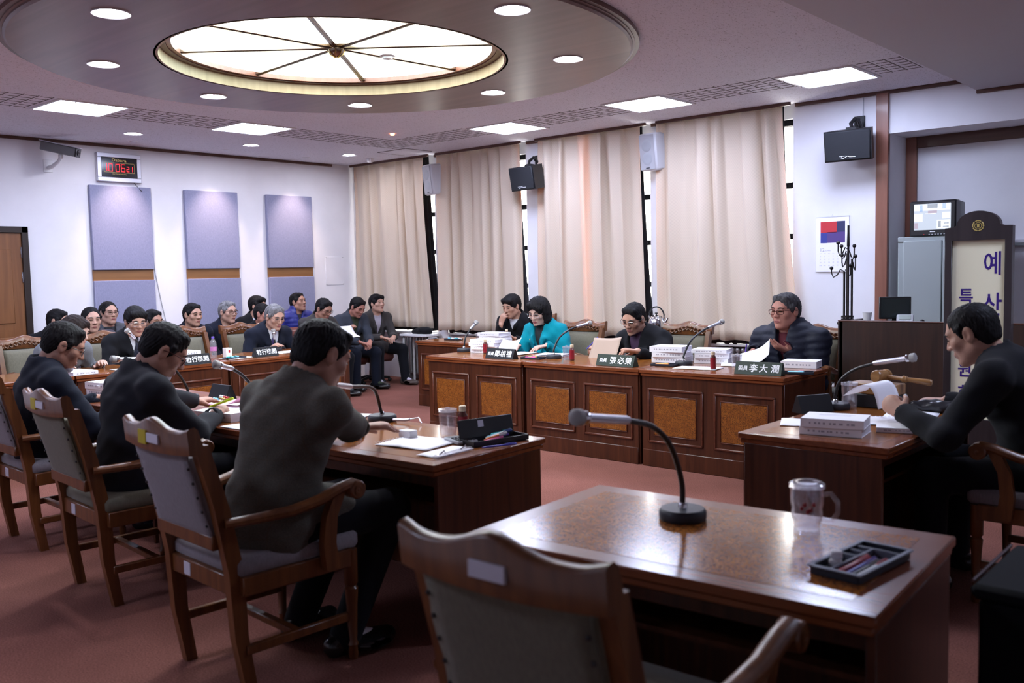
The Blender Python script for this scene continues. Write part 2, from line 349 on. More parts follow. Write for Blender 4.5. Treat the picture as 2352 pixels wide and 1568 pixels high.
# ceiling with the round opening for the light dome
CX, CY = -5.43, 4.29
mb = MB(); n = 96; R0 = 1.30
x0, x1, y0, y1 = XA-.1, -2.30, YN-.1, 8.66
ang = sorted([2*PI*k/n for k in range(n)]+[math.atan2(y-CY, x-CX) % (2*PI) for x in (x0, x1) for y in (y0, y1)])
inn = []; outr = []
for t in ang:
    c, s = math.cos(t), math.sin(t); q = []
    if c > 1e-9: q.append((x1-CX)/c)
    if c < -1e-9: q.append((x0-CX)/c)
    if s > 1e-9: q.append((y1-CY)/s)
    if s < -1e-9: q.append((y0-CY)/s)
    d = min(q); inn.append((CX+R0*c, CY+R0*s)); outr.append((CX+d*c, CY+d*s))
m_ = len(ang); vs_ = [(x, y, ZC) for x, y in inn]+[(x, y, ZC) for x, y in outr]+[(x, y, ZC+.06) for x, y in inn]+[(x, y, ZC+.06) for x, y in outr]; fs_ = []
for i in range(m_):
    j = (i+1) % m_
    fs_ += [(i, j, m_+j, m_+i), (2*m_+i, 2*m_+j, 3*m_+j, 3*m_+i), (i, j, 2*m_+j, 2*m_+i), (m_+i, m_+j, 3*m_+j, 3*m_+i)]
mb.add(vs_, fs_)
prev = XA
for a, b in WIN+[(-3.10, -3.10)]:
    if a > prev: mb.box(prev, a, 8.66, YB+.01, ZC, ZC+.06)
    prev = b
mb.box(-3.10, -2.3, 8.66, YB+.01, ZC, ZC+.06)
struct(mb, 'ceiling', 'ceiling')
struct(MB().box(XA-.2, XR+.2, YN-.2, 9.5, 3.40, 3.5), 'ceiling_void', 'wall')
struct(MB().box(-2.36, XR+.1, YN-.1, 8.79, 2.975, 3.12), 'ceiling_lowered', 'ceiling_smooth')
# wood trims
k_ = 0
def trim(mb, mat='trim_dark'):
    global k_; k_ += 1; return struct(mb, 'trim_%d' % k_, mat)
trim(MB().box(XA, XA+.02, YN, 8.36, 3.045, 3.079, .003))
prev = XA+.12
mb = MB()
for a, b in WIN:
    trim(MB().box(a-.03, b+.03, 8.635, 8.662, 3.05, 3.12, .003))
for a, b in ((-9.12, -8.92), (-7.49, -7.20), (-5.69, -5.50), (-4.03, -2.36)): trim(MB().box(a+.03, b-.03, YB-.03, YB, 3.048, 3.08, .003))
trim(MB().box(-3.21, -3.10, YB-.035, YB+.02, 0, 3.06, .004), 'trim_wood')
trim(MB().box(-2.38, -2.36, YN, 8.74, 3.05, 3.082, .002)); trim(MB().box(-2.36, XR, YB-.03, YB, 2.945, 2.975, .003))
trim(MB().box(-3.10, -3.0, 9.22, 9.25, 0, 2.69, .004), 'trim_wood'); trim(MB().box(-3.0, XR, 9.22, 9.25, 2.585, 2.69, .004), 'trim_dark')
struct(MB().box(XA, XA+.02, 4.17, 8.70, 0, .09, .004), 'baseboard_left', 'trim_dark')
struct(MB().box(XA, XA+.02, YN, 3.05, 0, .09, .004), 'baseboard_left', 'trim_dark')
# door with frame, panels and hinges
dr = thing('door_1', None, None, (XA, 3.62, 0)); dr['kind'] = 'structure'
MB().box(-.05, .055, .47, .54, 0, 2.10, .006).box(-.05, .055, -.54, -.47, 0, 2.10, .006).box(-.05, .055, -.54, .54, 2.03, 2.10, .006).build('door_frame', 'door_frame', dr)
MB().box(-.01, .03, -.47, .47, .01, 2.03, .003).build('door_leaf', 'door_wood', dr)
for y0, y1 in ((-.36, -.05), (.05, .36)):
    for z0, z1 in ((.2, .9), (1.05, 1.85)):
        MB().box(.028, .042, y0, y1, z0, z1, .012).build('door_panel', 'door_wood', dr)
for z in (.25, 1.55, 1.82): MB().box(.028, .04, .455, .478, z-.06, z+.06, .003).build('hinge', 'chrome', dr)
MB().lathe([(.012, 0), (.012, .05), (.028, .055), (.03, .07), (.02, .085), (0, .088)], 14, (0.03, -.41, 1.0), 'x').build('door_knob', 'brass', dr)
# ------------------------------------------------------------------ round ceiling disc with the light dome
disc = thing('ceiling_disc', 'brown laminate disc hanging under the ceiling around the lit dome', 'ceiling disc', (CX, CY, 3.02))
mb = MB(); n = 96
prof = [(1.22, 0), (2.10, 0), (2.115, .012), (2.115, .022), (2.13, .025), (2.13, .062), (1.22, .062)]
vs_ = []; fs_ = []
for r_, z_ in prof:
    for k in range(n): vs_.append((r_*math.cos(2*PI*k/n), r_*math.sin(2*PI*k/n), z_))
for i in range(len(prof)):
    i2 = (i+1) % len(prof)
    for k in range(n): k2 = (k+1) % n; fs_.append((i*n+k, i*n+k2, i2*n+k2, i2*n+k))
mb.add(vs_, fs_); mb.build('disc_panel', 'disc_wood', disc)
def ringmb(r0, r1, z0, z1, n=96):
    mb = MB(); vs_ = []; fs_ = []
    pr = [(r0, z0), (r1, z0), (r1, z1), (r0, z1)]
    for r_, z_ in pr:
        for k in range(n): vs_.append((r_*math.cos(2*PI*k/n), r_*math.sin(2*PI*k/n), z_))
    for i in range(4):
        for k in range(n): k2 = (k+1) % n; fs_.append((i*n+k, i*n+k2, (i+1) % 4*n+k2, (i+1) % 4*n+k))
    return mb.add(vs_, fs_)
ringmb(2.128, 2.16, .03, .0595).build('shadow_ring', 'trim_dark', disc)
dome = thing('light_dome', 'round backlit ceiling dome of eight frosted panes with metal ribs', 'ceiling light', (CX, CY, 3.02))
ringmb(1.205, 1.235, .0, .085).build('rim_band', 'band_wood', dome)
ringmb(1.155, 1.215, .083, .092).build('rim_lip', 'trim_dark', dome)
ringmb(1.12, 1.17, .09, .125).build('rim_ring', 'trim_wood', dome)
OFF = math.radians(-4.2)
for k in range(8):
    a0 = OFF+k*PI/4; P = []
    for rr in (.03, .4, .8, 1.15):
        P.append([(rr*math.cos(a0+PI/4*j/8), rr*math.sin(a0+PI/4*j/8), .128+.02*(1-rr/1.15)) for j in range(9)])
    pane = MB().grid(P); pane.build('pane', 'dome_emit', dome, recalc=False)
    c, s = math.cos(a0), math.sin(a0)
    mb = MB(); mb.M = Matrix.Rotation(a0, 4, 'Z'); mb.box(.03, 1.14, -.022, .022, .10, .128, .003); mb.box(.05, 1.13, -.004, .004, .094, .101)
    mb.build('rib', 'bronze', dome)
MB().lathe([(0, .045), (.02, .047), (.045, .06), (.058, .085), (.06, .10), (.045, .112), (.03, .13)], 20).build('hub', 'bronze', dome)
mb = MB()
for k in range(8): mb.tube([(.012*math.cos(k*PI/4), .012*math.sin(k*PI/4), .042), (.048*math.cos(k*PI/4), .048*math.sin(k*PI/4), .062), (.062*math.cos(k*PI/4), .062*math.sin(k*PI/4), .09)], .004, 6)
mb.build('hub_fluting', 'brass', dome)
MB().box(CX-1.6, CX+1.6, CY-1.6, CY+1.6, 3.30, 3.32).build('ceiling_dome_void', 'wall')['kind'] = 'structure'
tag(MB().lathe([(0, 3.085), (.035, 3.085), (.04, 3.10), (.06, 3.108), (.062, 3.128), (0, 3.14)], 20, (-5.30, 4.66, 0)).build('smoke_detector', 'white_plastic'), 'small white smoke detector on a lit pane of the ceiling dome', 'smoke detector')
# ------------------------------------------------------------------ lights
def downlight(x, y, z, label, emit='down_emit', grp=None, r=.085):
    t = thing('downlight', label, 'downlight', (x, y, z), 0, grp)
    mb = MB(); mb.lathe([(r, -.001), (r+.022, -.006), (r+.024, 0), (r+.02, .012), (r-.004, .012), (r-.004, .004), (r, -.001)], 28, cap=False); mb.build('trim_ring', 'white_metal', t)
    MB().lathe([(0, .0), (r-.004, .0), (r-.004, .003), (0, .003)], 28).build('lamp_glass', emit, t)
    return t
DL = [(-5.287, 2.572, 'second'), (-6.559, 3.115, 'third'), (-7.104, 4.301, ''), (-6.606, 5.466, ''), (-5.40, 5.922, ''), (-4.188, 5.401, ''), (-3.636, 4.168, ''), (-4.2, 3.0, '')]
dlab = ['round downlight in the brown disc, nearest the top left corner of the picture', 'round downlight in the brown disc left of the dome, below another one', 'round downlight in the brown disc just left below the lit dome', 'round downlight in the brown disc straight below the lit dome', 'round downlight in the brown disc right below the lit dome', 'round downlight in the brown disc right of the lit dome', 'round downlight in the brown disc at the top edge, right of the dome', 'round downlight in the near part of the brown disc above the picture']
for (x, y, _), l in zip(DL[:8], dlab): downlight(x, y, 3.019, l, grp='downlights in the ceiling disc')
WL = [(-9.83, 4.96, 'warm downlight in the pale ceiling beside the wall clock'), (-9.80, 6.41, 'warm downlight in the pale ceiling in front of the middle wall panel'), (-9.81, 7.90, 'warm downlight in the pale ceiling nearest the curtained corner')]
for x, y, l in WL:
    t = downlight(x, y, ZC-.001, l, 'down_emit', 'warm wall downlights', .075)
for y in (5.22, 6.42, 7.62):
    t = thing('wall_spot', 'small recessed spot close to the left wall at ' + {5.22: 'the clock', 6.42: 'the middle fabric panel', 7.62: 'the fabric panel nearest the corner'}[y], 'spotlight', (-10.37, y, ZC), 0, 'recessed wall spots')
    MB().lathe([(.04, .0), (.052, -.004), (.054, .003), (.04, .003)], 20, cap=False).build('trim_ring', 'white_metal', t)
    MB().lathe([(0, -.012), (.02, -.011), (.036, .0), (0, .003)], 20).build('lamp', 'frame_alu', t)
    ld = bpy.data.lights.new('spot', 'SPOT'); ld.energy = 48; ld.color = (1.0, .76, .62); ld.spot_size = math.radians(66); ld.spot_blend = .9; ld.shadow_soft_size = .03
    lo = bpy.data.objects.new('lamp_light', ld); COL.objects.link(lo); lo.parent = t; lo.location = (0, 0, -.03); lo.rotation_euler = (0, math.radians(13), 0)
PN = [(-8.66, 3.88, 'square ceiling light panel above the clock wall, leftmost in the picture'), (-8.70, 5.71, 'square ceiling light panel between the disc and the fabric panels'), (-6.88, 7.77, 'square ceiling light panel in front of the second curtain'), (-4.99, 7.68, 'square ceiling light panel in front of the third curtain'), (-3.25, 7.76, 'square ceiling light panel nearest the black loudspeaker on the right')]
PN += [(-8.66, 2.05, 'square ceiling light panel left of the picture'), (-8.66, .22, 'square ceiling light panel beyond the left edge of the picture'), (-4.2, -.7, 'added unseen square light panel behind the photographer')]  # last entry is an unseen panel, added to brighten chair backs and foreground
PN += [(-.5, 5.2, 'square light panel in the lowered ceiling right of the picture')]
for x, y, l in PN:
    t = thing('ceiling_light_panel', l, 'ceiling light', (x, y, ZC if x < -2.3 else 2.975), 0, 'square ceiling light panels')
    MB().box(-.33, .33, -.33, -.30, -.012, .01, .003).box(-.33, .33, .30, .33, -.012, .01, .003).box(-.33, -.30, -.30, .30, -.012, .01, .003).box(.30, .33, -.30, .30, -.012, .01, .003).build('frame', 'white_metal', t)
    MB().box(-.30, .30, -.30, .30, -.008, .004).build('diffuser', 'panel_emit', t)
    for sx in (-1, 1):
        for sy in (-1, 1): MB().sphere((sx*.315, sy*.18, -.012), .008, 8, 5).build('catch', 'chrome', t)
tag(MB().lathe([(0, -.022), (.022, -.018), (.026, 0), (0, .002)], 16, (-8.02, 7.09, ZC)).build('ceiling_indicator', 'led_red'), 'small glowing red lamp in the ceiling near the corner', 'indicator lamp')
tag(MB().lathe([(0, -.06), (.03, -.055), (.05, -.035), (.06, 0), (0, .002)], 18, (-9.92, 8.35, ZC)).build('dome_sensor', 'white_plastic'), 'white half-round sensor on the ceiling above the corner curtain', 'sensor')
def grille(ax, a, b, c0, c1, label, step=.125, nl=6):
    t = thing('air_grille', label, 'air grille', ((a+b)/2 if ax == 'x' else (c0+c1)/2, (c0+c1)/2 if ax == 'x' else (a+b)/2, ZC), 0, 'slotted strips in the ceiling')
    h = (b-a)/2; w_ = (c1-c0)/2; n = max(2, int(round((b-a)/step))); st = (b-a)/n
    lm, cm = MB(), MB()
    for i in range(nl):
        v = -w_+2*w_*i/(nl-1)
        for k in range(n):
            u0, u1 = -h+st*k+.012, -h+st*(k+1)-.02
            (lm.box(u0, u1, v-.004, v+.004, -.0025, -.0003) if ax == 'x' else lm.box(v-.004, v+.004, u0, u1, -.0025, -.0003))
    for k in range(n):
        u = -h+st*(k+.9)
        (cm.box(u-.004, u+.004, -w_-.03, w_+.03, -.0022, -.0003) if ax == 'x' else cm.box(-w_-.03, w_+.03, u-.004, u+.004, -.0022, -.0003))
    lm.build('slots', 'slot_dark', t)['kind'] = 'stuff'; cm.build('cross_slots', 'slot_dark', t)['kind'] = 'stuff'
grille('x', -6.52, -5.34, 7.44, 7.94, 'slotted air strip in the ceiling between the light panels by the third curtain')
grille('x', -4.64, -3.60, 7.42, 7.92, 'slotted air strip in the ceiling between the two rightmost light panels')
grille('x', -2.90, -2.42, 7.44, 7.94, 'short slotted air strip in the ceiling at the lowered ceiling edge')
grille('x', -8.38, -7.24, 7.44, 7.94, 'slotted air strip in the ceiling beside the red lamp')
grille('y', 4.24, 5.36, -8.95, -8.38, 'slotted air strip in the ceiling between the two left light panels')
grille('y', 6.06, 7.94, -8.95, -8.42, 'long slotted air strip in the ceiling leading into the far corner')
grille('y', 2.42, 3.52, -8.95, -8.36, 'slotted air strip in the ceiling at the left edge of the picture')
t = thing('ceiling_hatch', 'square access hatch in the ceiling in front of the corner curtain', 'hatch', (-9.1, 8.25, ZC))
MB().box(-.26, .26, -.22, .22, -.004, .002, .001).build('hatch_panel', 'ceiling', t); MB().box(-.27, .27, -.235, -.225, -.005, .001).box(-.27, -.26, -.23, .23, -.005, .001).box(.26, .27, -.23, .23, -.005, .001).build('hatch_edge', 'slot_dark', t)
# ------------------------------------------------------------------ acoustic panels on the left wall
for i, (y0, y1, l) in enumerate([(4.86, 5.60, 'lavender fabric wall panel with wood band below the digital clock'), (6.04, 6.785, 'lavender fabric wall panel with wood band, middle of three'), (7.222, 7.958, 'lavender fabric wall panel with wood band nearest the curtains')]):
    t = thing('acoustic_panel', l, 'wall panel', (XA, (y0+y1)/2, 0), 0, 'fabric panels on the left wall'); h = (y1-y0)/2
    MB().box(0, .05, -h, h, 1.618, 2.598, .006).build('upper_pad', 'panel_fabric', t)
    MB().box(0, .022, -h, h, 1.488, 1.622, .002).build('wood_band', 'strip_wood', t)
    MB().box(0, .05, -h, h, .35, 1.493, .006).build('lower_pad', 'panel_fabric', t)
t = thing('wall_hatch', 'faint white access plate on the left wall near the curtains', 'hatch', (XA, 8.35, 1.565))
MB().box(0, .006, -.16, .16, -.2, .2, .002).build('plate', 'wall', t)
for sy in (-1, 1):
    for sz in (-1, 1): MB().lathe([(.006, 0), (.006, .002), (0, .003)], 8, (.006, sy*.15, sz*.19), 'x').build('screw', 'grey_metal', t)
# clock
ck = thing('digital_clock', 'digital wall clock with red figures in a silver frame', 'clock', (XA, 5.222, 2.81))
MB().box(0, .05, -.262, .262, -.165, .165, .006).build('case', 'frame_alu', ck)
MB().box(.045, .062, -.262, .262, .115, .165, .004).box(.045, .062, -.262, .262, -.165, -.115, .004).box(.045, .060, -.262, -.215, -.115, .115, .004).box(.045, .060, .215, .262, -.115, .115, .004).build('frame', 'frame_alu', ck)
MB().box(.045, .054, -.216, .216, -.116, .116).build('face', 'black_gloss', ck)
fr = lambda y, z: face_frame((.0545, y, z), (1, 0, 0))
text('Dabora', .05, 'gold_ink', ck, fr(0, .085), .0004, .012, sx=1.15); text('ELECTRONIC DIGITAL', .017, 'gold_ink', ck, fr(0, -.075), .0004)
mb = MB()
for y0, y1, z0, z1 in ((-.18, .18, .052, .055), (-.18, .18, -.058, -.055), (-.183, -.18, -.055, .052), (.18, .183, -.055, .052)): mb.box(.0535, .0552, y0, y1, z0, z1)
mb.build('gold_outline', 'gold_ink', ck)
SEG = {'0': 'abcdef', '1': 'bc', '2': 'abged', '6': 'acdefg'}
def digit(ch, y, z, w_, h_, th):
    mb = MB(); g = th*.25
    R_ = {'a': (-w_, w_, h_-th, h_), 'g': (-w_, w_, -th/2, th/2), 'd': (-w_, w_, -h_, -h_+th), 'f': (-w_, -w_+th, 0, h_), 'b': (w_-th, w_, 0, h_), 'e': (-w_, -w_+th, -h_, 0), 'c': (w_-th, w_, -h_, 0)}
    for s_ in SEG[ch]:
        a0, a1, b0, b1 = R_[s_]; mb.box(.0540, .0556, y+a0+g, y+a1-g, z+b0+g, z+b1-g)
    mb.build('figure', 'led_digit', ck)
for ch, y, w_, h_ in (('1', -.165, .02, .046), ('0', -.105, .026, .046), ('0', -.02, .026, .046), ('6', .045, .026, .046), ('2', .103, .018, .032), ('1', .145, .018, .032)): digit(ch, y, -.012 if w_ < .02 else -.002, w_, h_, .010)
cw = MB().tube([(XA+.03, 5.40, 2.648), (XA+.04, 5.43, 2.61), (XA+.055, 5.48, 2.55)], .004, 6); tag(cw.build('clock_cord', 'black_plastic'), 'short black cord below the digital clock', 'cord')
tag(MB().tube([(XA+.01, 5.608, 1.74), (XA+.006, 5.63, 1.55), (XA+.006, 5.69, 1.2), (XA+.006, 5.75, .9), (XA+.006, 5.78, .5), (XA+.006, 5.80, .10)], .006, 6).build('wall_cable', 'grey_plastic'), 'grey cable running down the left wall beside the fabric panel', 'cable')
# cctv camera
cc = thing('security_camera', 'grey security camera on a bracket high on the left wall', 'camera', (XA, 4.43, 2.78))
MB().box(0, .012, -.05, .05, -.07, .07, .003).build('wall_plate', 'white_metal', cc)
MB().tube([(.01, 0, -.02), (.10, .01, -.01), (.20, .03, .03), (.26, .035, .07)], [.022, .02, .018, .016], 8).build('bracket_arm', 'white_metal', cc)
MB().lathe([(.02, .06), (.024, .075), (.024, .095), (.02, .11)], 12, (.265, .035, 0)).build('swivel', 'white_metal', cc)
mb = MB(); mb.M = Matrix.Translation((.28, .03, .16)) @ Euler((0, math.radians(13), math.radians(42))).to_matrix().to_4x4()
mb.box(-.20, .19, -.055, .055, -.05, .045, .008); mb.build('housing', 'grey_metal', cc)
mb2 = MB(); mb2.M = mb.M; mb2.box(-.22, .21, -.06, .06, .046, .056, .003); mb2.build('sun_shield', 'frame_alu', cc)
mb3 = MB(); mb3.M = mb.M; mb3.box(.188, .20, -.058, .058, -.052, .05, .004); mb3.lathe([(.03, .198), (.03, .206), (.02, .207), (0, .203)], 16, ax='x'); mb3.build('lens_window', 'black_gloss', cc)
# ------------------------------------------------------------------ curtains
def curtain(name, mat, xt0, xt1, xb0, xb1, y, zb, zt, folds, amp, seed, label, cat='curtain', grp=None, nu=150, nv=22):
    rs = np.random.RandomState(seed); ph = rs.rand(8)*6.28; P = []; U = []
    u = np.linspace(0, 1, nu)
    # uneven pleats: warp the phase
    wv = u+.035*np.sin(2*PI*u*2.3+ph[0])+.02*np.sin(2*PI*u*5.1+ph[1])
    for j in range(nv):
        s = j/(nv-1); z = zt+(zb-zt)*s
        x = (xt0+(xb0-xt0)*s**1.5)*(1-u)+(xt1+(xb1-xt1)*s**1.5)*u
        pin = .55+.45*min(1, s*4)
        f = np.sin(2*PI*folds*wv+ph[2]+.7*np.sin(s*2.2+ph[3])); f = np.sign(f)*np.abs(f)**.75
        yy = y+amp*pin*(f*(1-.25*s)+.35*np.sin(2*PI*folds*.5*wv+ph[4]+s*1.1)*s+.25*np.sin(2*PI*folds*1.9*wv+ph[5]))
        if s < .05: yy = y+amp*.6*np.sign(f)*np.abs(f)**.5
        xx = x+.012*np.sin(2*PI*folds*2*wv+ph[6])*pin
        zz = z+(.006*np.sin(2*PI*folds*wv+ph[7]) if j == nv-1 else 0)*np.ones(nu)
        P.append([(float(a), float(b), float(c)) for a, b, c in zip(xx, yy, zz)])
    mb = MB().grid(P); o = mb.build(name, mat, None, 180, recalc=False)
    me = o.data; uv = me.uv_layers.new(name='UVMap'); W_ = abs(xt1-xt0)*1.5
    li = np.zeros(len(me.loops), np.int32); me.loops.foreach_get('vertex_index', li)
    uvs = np.stack([(li % nu)/(nu-1)*W_, (li//nu)/(nv-1)*(zt-zb)], 1).astype(np.float32); uv.data.foreach_set('uv', uvs.ravel())
    md = o.modifiers.new('thick', 'SOLIDIFY'); md.thickness = .003
    return tag(o, label, cat, grp)
G = 'beige window curtains'
curtain('curtain', 'curtain', -10.74, -9.215, -10.74, -9.10, 8.700, .76, 3.10, 6, .046, 1, 'long beige curtain in the far corner beside the left wall', grp=G)
curtain('curtain', 'curtain', -8.96, -7.535, -8.99, -7.53, 8.700, .74, 3.10, 6, .046, 2, 'long beige curtain behind the man with his hand at his mouth', grp=G)
curtain('curtain', 'curtain', -7.24, -5.752, -7.25, -5.68, 8.700, .74, 3.10, 5.6, .047, 3, 'long beige curtain with an orange glowing strip of sunlight', grp=G)
curtain('curtain', 'curtain', -5.53, -4.115, -5.53, -3.90, 8.695, .74, 3.10, 5.4, .047, 4, 'long beige curtain behind the man in the padded coat', grp=G)
G2 = 'black lining curtains'
curtain('blackout_curtain', 'blackout', -10.69, -9.21, -10.69, -9.05, 8.772, .72, 3.12, 9, .008, 11, 'black lining behind the corner curtain, showing at its right edge', grp=G2)
curtain('blackout_curtain', 'blackout', -8.91, -7.58, -8.91, -7.43, 8.772, .70, 3.12, 9, .008, 12, 'black lining behind the curtain next to the black loudspeaker', grp=G2)
curtain('blackout_curtain', 'blackout', -7.19, -6.585, -7.19, -6.58, 8.772, .70, 3.12, 5, .008, 13, 'black lining left of the sunlit strip of the third curtain', grp=G2)
curtain('blackout_curtain', 'blackout', -6.515, -5.78, -6.53, -5.64, 8.772, .70, 3.12, 6, .008, 14, 'black lining right of the sunlit strip of the third curtain', grp=G2)
curtain('blackout_curtain', 'blackout', -5.49, -4.13, -5.49, -4.03, 8.772, .70, 3.12, 9, .008, 15, 'black lining behind the curtain nearest the calendar', grp=G2)
# radiators
def radiator(x0, x1, label):
    t = thing('radiator', label, 'radiator', ((x0+x1)/2, 8.90, 0), 0, 'column radiators under the windows')
    n = int((x1-x0)/.062); first = None
    for k in range(n):
        x = -(n-1)*.031+k*.062
        if first is None:
            mb = MB()
            for yy in (-.06, 0, .06): mb.tube([(0, yy, .12), (0, yy, .62)], .016, 8)
            mb.tube([(0, -.07, .12), (0, .07, .12)], .024, 8).tube([(0, -.07, .63), (0, .07, .63)], .026, 8).sphere((0, -.07, .63), (.024, .02, .028), 8, 6)
            first = mb.build('section', 'silver_paint', t); first.location.x = x
        else:
            c = first.copy(); COL.objects.link(c); c.parent = t; c.location.x = x
    h = (n-1)*.031
    for z in (.12, .63): MB().tube([(-h-.03, 0, z), (h+.03, 0, z)], .018, 8).build('connecting_pipe', 'silver_paint', t)
    for sx in (-1, 1): MB().box(sx*(h-.06)-.012, sx*(h-.06)+.012, -.05, .05, 0, .11, .004).build('foot', 'silver_paint', t)
radiator(-9.9, -9.15, 'silver column radiator in the corner beside the seated men'); radiator(-8.6, -7.6, 'silver column radiator behind the back desk'); radiator(-6.7, -5.85, 'silver column radiator behind the woman in turquoise'); radiator(-4.95, -4.25, 'silver column radiator left of the man in the padded coat')
# ------------------------------------------------------------------ loudspeakers
def black_speaker(x, z, rz, label, wire):
    t = thing('loudspeaker', label, 'loudspeaker', (x, YB, z), 0, 'black loudspeakers')
    MB().box(-.05, .05, -.02, 0, .10, .28, .004).build('wall_bracket', 'black_plastic', t)
    MB().tube([(0, -.01, .24), (-.02, -.08, .25), (-.03, -.15, .20), (0, -.19, .15)], .018, 8).tube([(.02, -.02, .17), (.03, -.12, .23)], .02, 8).box(-.05, .05, -.22, -.14, .135, .16, .004).build('mount_arm', 'black_plastic', t)
    A = Matrix.Translation((0, -.21, 0)) @ Euler((math.radians(10), 0, rz)).to_matrix().to_4x4()
    mb = MB(); mb.M = A
    pr = [(-.215, -.10), (.215, -.10), (.17, .10), (-.17, .10)]
    mb.prism(pr, 'z', -.14, .14); mb.build('cabinet', 'black_plastic', t, 30)
    mb = MB(); mb.M = A; mb.box(-.205, .205, -.118, -.098, -.132, .132, .01); mb.build('grille_cloth', 'speaker_cloth', t)
    sw = MB(); sw.M = A; sw.tube([(-.05, -.1195, -.09), (-.06, -.1195, -.105), (-.04, -.1195, -.112), (-.01, -.1195, -.098), (.0, -.1195, -.092), (.02, -.1195, -.102), (.07, -.1195, -.103)], .0028, 5); sw.tube([(-.075, -.1195, -.092), (-.01, -.1195, -.09)], .002, 5)
    sw.build('badge', 'white_ink', t)
    if wire: MB().tube([(.03, -.01, .28), (.035, -.01, 3.06-z)], .004, 6).build('wire', 'grey_plastic', t)
black_speaker(-3.37, 2.60, math.radians(3), 'black loudspeaker on the wall above the calendar', True)
black_speaker(-7.28, 2.62, math.radians(-8), 'black loudspeaker on the wall between the second and third curtain', True)
def white_speaker(x, z, rz, label):
    t = thing('wall_speaker', label, 'loudspeaker', (x, YB, z), 0, 'white loudspeakers')
    A = Matrix.Translation((0, -.12, 0)) @ Euler((math.radians(6), 0, rz)).to_matrix().to_4x4()
    mb = MB(); mb.M = A; mb.box(-.115, .115, -.09, .09, -.20, .20, .02); mb.build('cabinet', 'speaker_white', t)
    mb = MB(); mb.M = A; mb.box(-.10, .10, -.097, -.088, -.185, .185, .006); mb.build('grille', 'speaker_grille', t)
    for z_ in (.07, -.07):
        mb = MB(); mb.M = A; mb.lathe([(.0, -.100), (.04, -.1005), (.062, -.0995), (.068, -.096)], 22, (0, 0, z_), 'y'); mb.build('cone', 'grey_plastic', t)
    mb = MB(); mb.M = A; mb.box(-.025, .025, -.099, -.096, -.172, -.162); mb.build('badge', 'black_plastic', t)
    MB().tube([(0, -.02, .1), (0, -.005, 3.05-z)], .003, 6).build('wire', 'black_plastic', t); MB().box(-.03, .03, -.05, 0, -.05, .05, .004).build('wall_bracket', 'black_plastic', t)
white_speaker(-9.01, 2.74, math.radians(-14), 'white two-cone wall loudspeaker beside the corner curtain')
white_speaker(-5.58, 2.76, math.radians(-6), 'white two-cone wall loudspeaker between the third and fourth curtain')
# ------------------------------------------------------------------ calendar, socket
cl = thing('wall_calendar', 'wall calendar with red and blue colour blocks, December page', 'calendar', (-3.627, YB, 1.70))
MB().box(-.163, .163, -.012, -.002, -.265, .255, .001).build('pages', 'paper', cl)
MB().tube([(-.165, -.008, .258), (.165, -.008, .262)], .006, 6).tube([(-.01, -.008, .262), (0, -.008, .282), (.012, -.008, .262)], .002, 5).build('spiral_binding', 'frame_alu', cl)
for x0, x1, z0, z1, c in ((-.115, .045, .11, .215, 'cal_red'), (.045, .125, .115, .217, 'cal_navy'), (-.115, -.05, .012, .11, 'cal_blue'), (-.05, .125, .014, .115, 'cal_purple')): MB().box(x0, x1, -.0135, -.0115, z0, z1).build('colour_block', c, cl)
cf = lambda x, z: face_frame((x, -.0125, z), (0, -1, 0))
text('12', .05, 'ink_grey', cl, cf(-.10, -.055), .0003); text('DECEMBER', .012, 'ink_grey', cl, cf(-.045, -.063), .0003)
days = ['1', '']
for rI, row in enumerate([['2', '3', '4', '5', '6', '7', '1'], ['9', '10', '11', '12', '13', '14', '8'], ['16', '17', '18', '19', '20', '21', '15'], ['23/30', '24/31', '25', '26', '27', '28', '22']]):
    for cI, d in enumerate(row[:6]): text(d, .016 if len(d) < 3 else .010, 'ink_grey', cl, cf(-.115+cI*.042, -.115-rI*.03), .0003)
for cI in range(6): MB().box(-.125+cI*.042, -.105+cI*.042, -.0128, -.0115, -.088, -.0865).build('rule', 'ink_grey', cl)
so = thing('wall_socket', 'white double power socket low on the wall beside the wood partition', 'socket', (-3.60, YB, .42))
MB().box(-.04, .04, -.012, 0, -.10, .10, .004).build('plate', 'white_plastic', so)
for z in (.045, -.045): MB().lathe([(.018, -.0125), (.022, -.0135), (.024, -.012)], 16, (0, 0, z), 'y').build('outlet', 'grey_plastic', so)
tag(MB().tube([(-3.60, YB-.05, .375), (-3.62, YB-.07, .30), (-3.66, YB-.06, .2), (-3.75, YB-.05, .08), (-3.8, YB-.1, .012), (-3.5, YB-.4, .012)], .006, 6).lathe([(.016, -.05), (.016, -.014)], 10, (-3.60, YB, .375), 'y').build('power_cord', 'black_plastic'), 'black power cord plugged into the wall socket', 'cord')
tag(MB().tube([(-3.60, YB-.05, .465), (-3.57, YB-.07, .52), (-3.50, YB-.06, .50), (-3.45, YB-.08, .35), (-3.4, YB-.1, .012)], .005, 6).lathe([(.014, -.05), (.014, -.014)], 10, (-3.60, YB, .465), 'y').build('power_cord', 'black_plastic'), 'black cord arching from the upper wall socket towards the partition', 'cord')
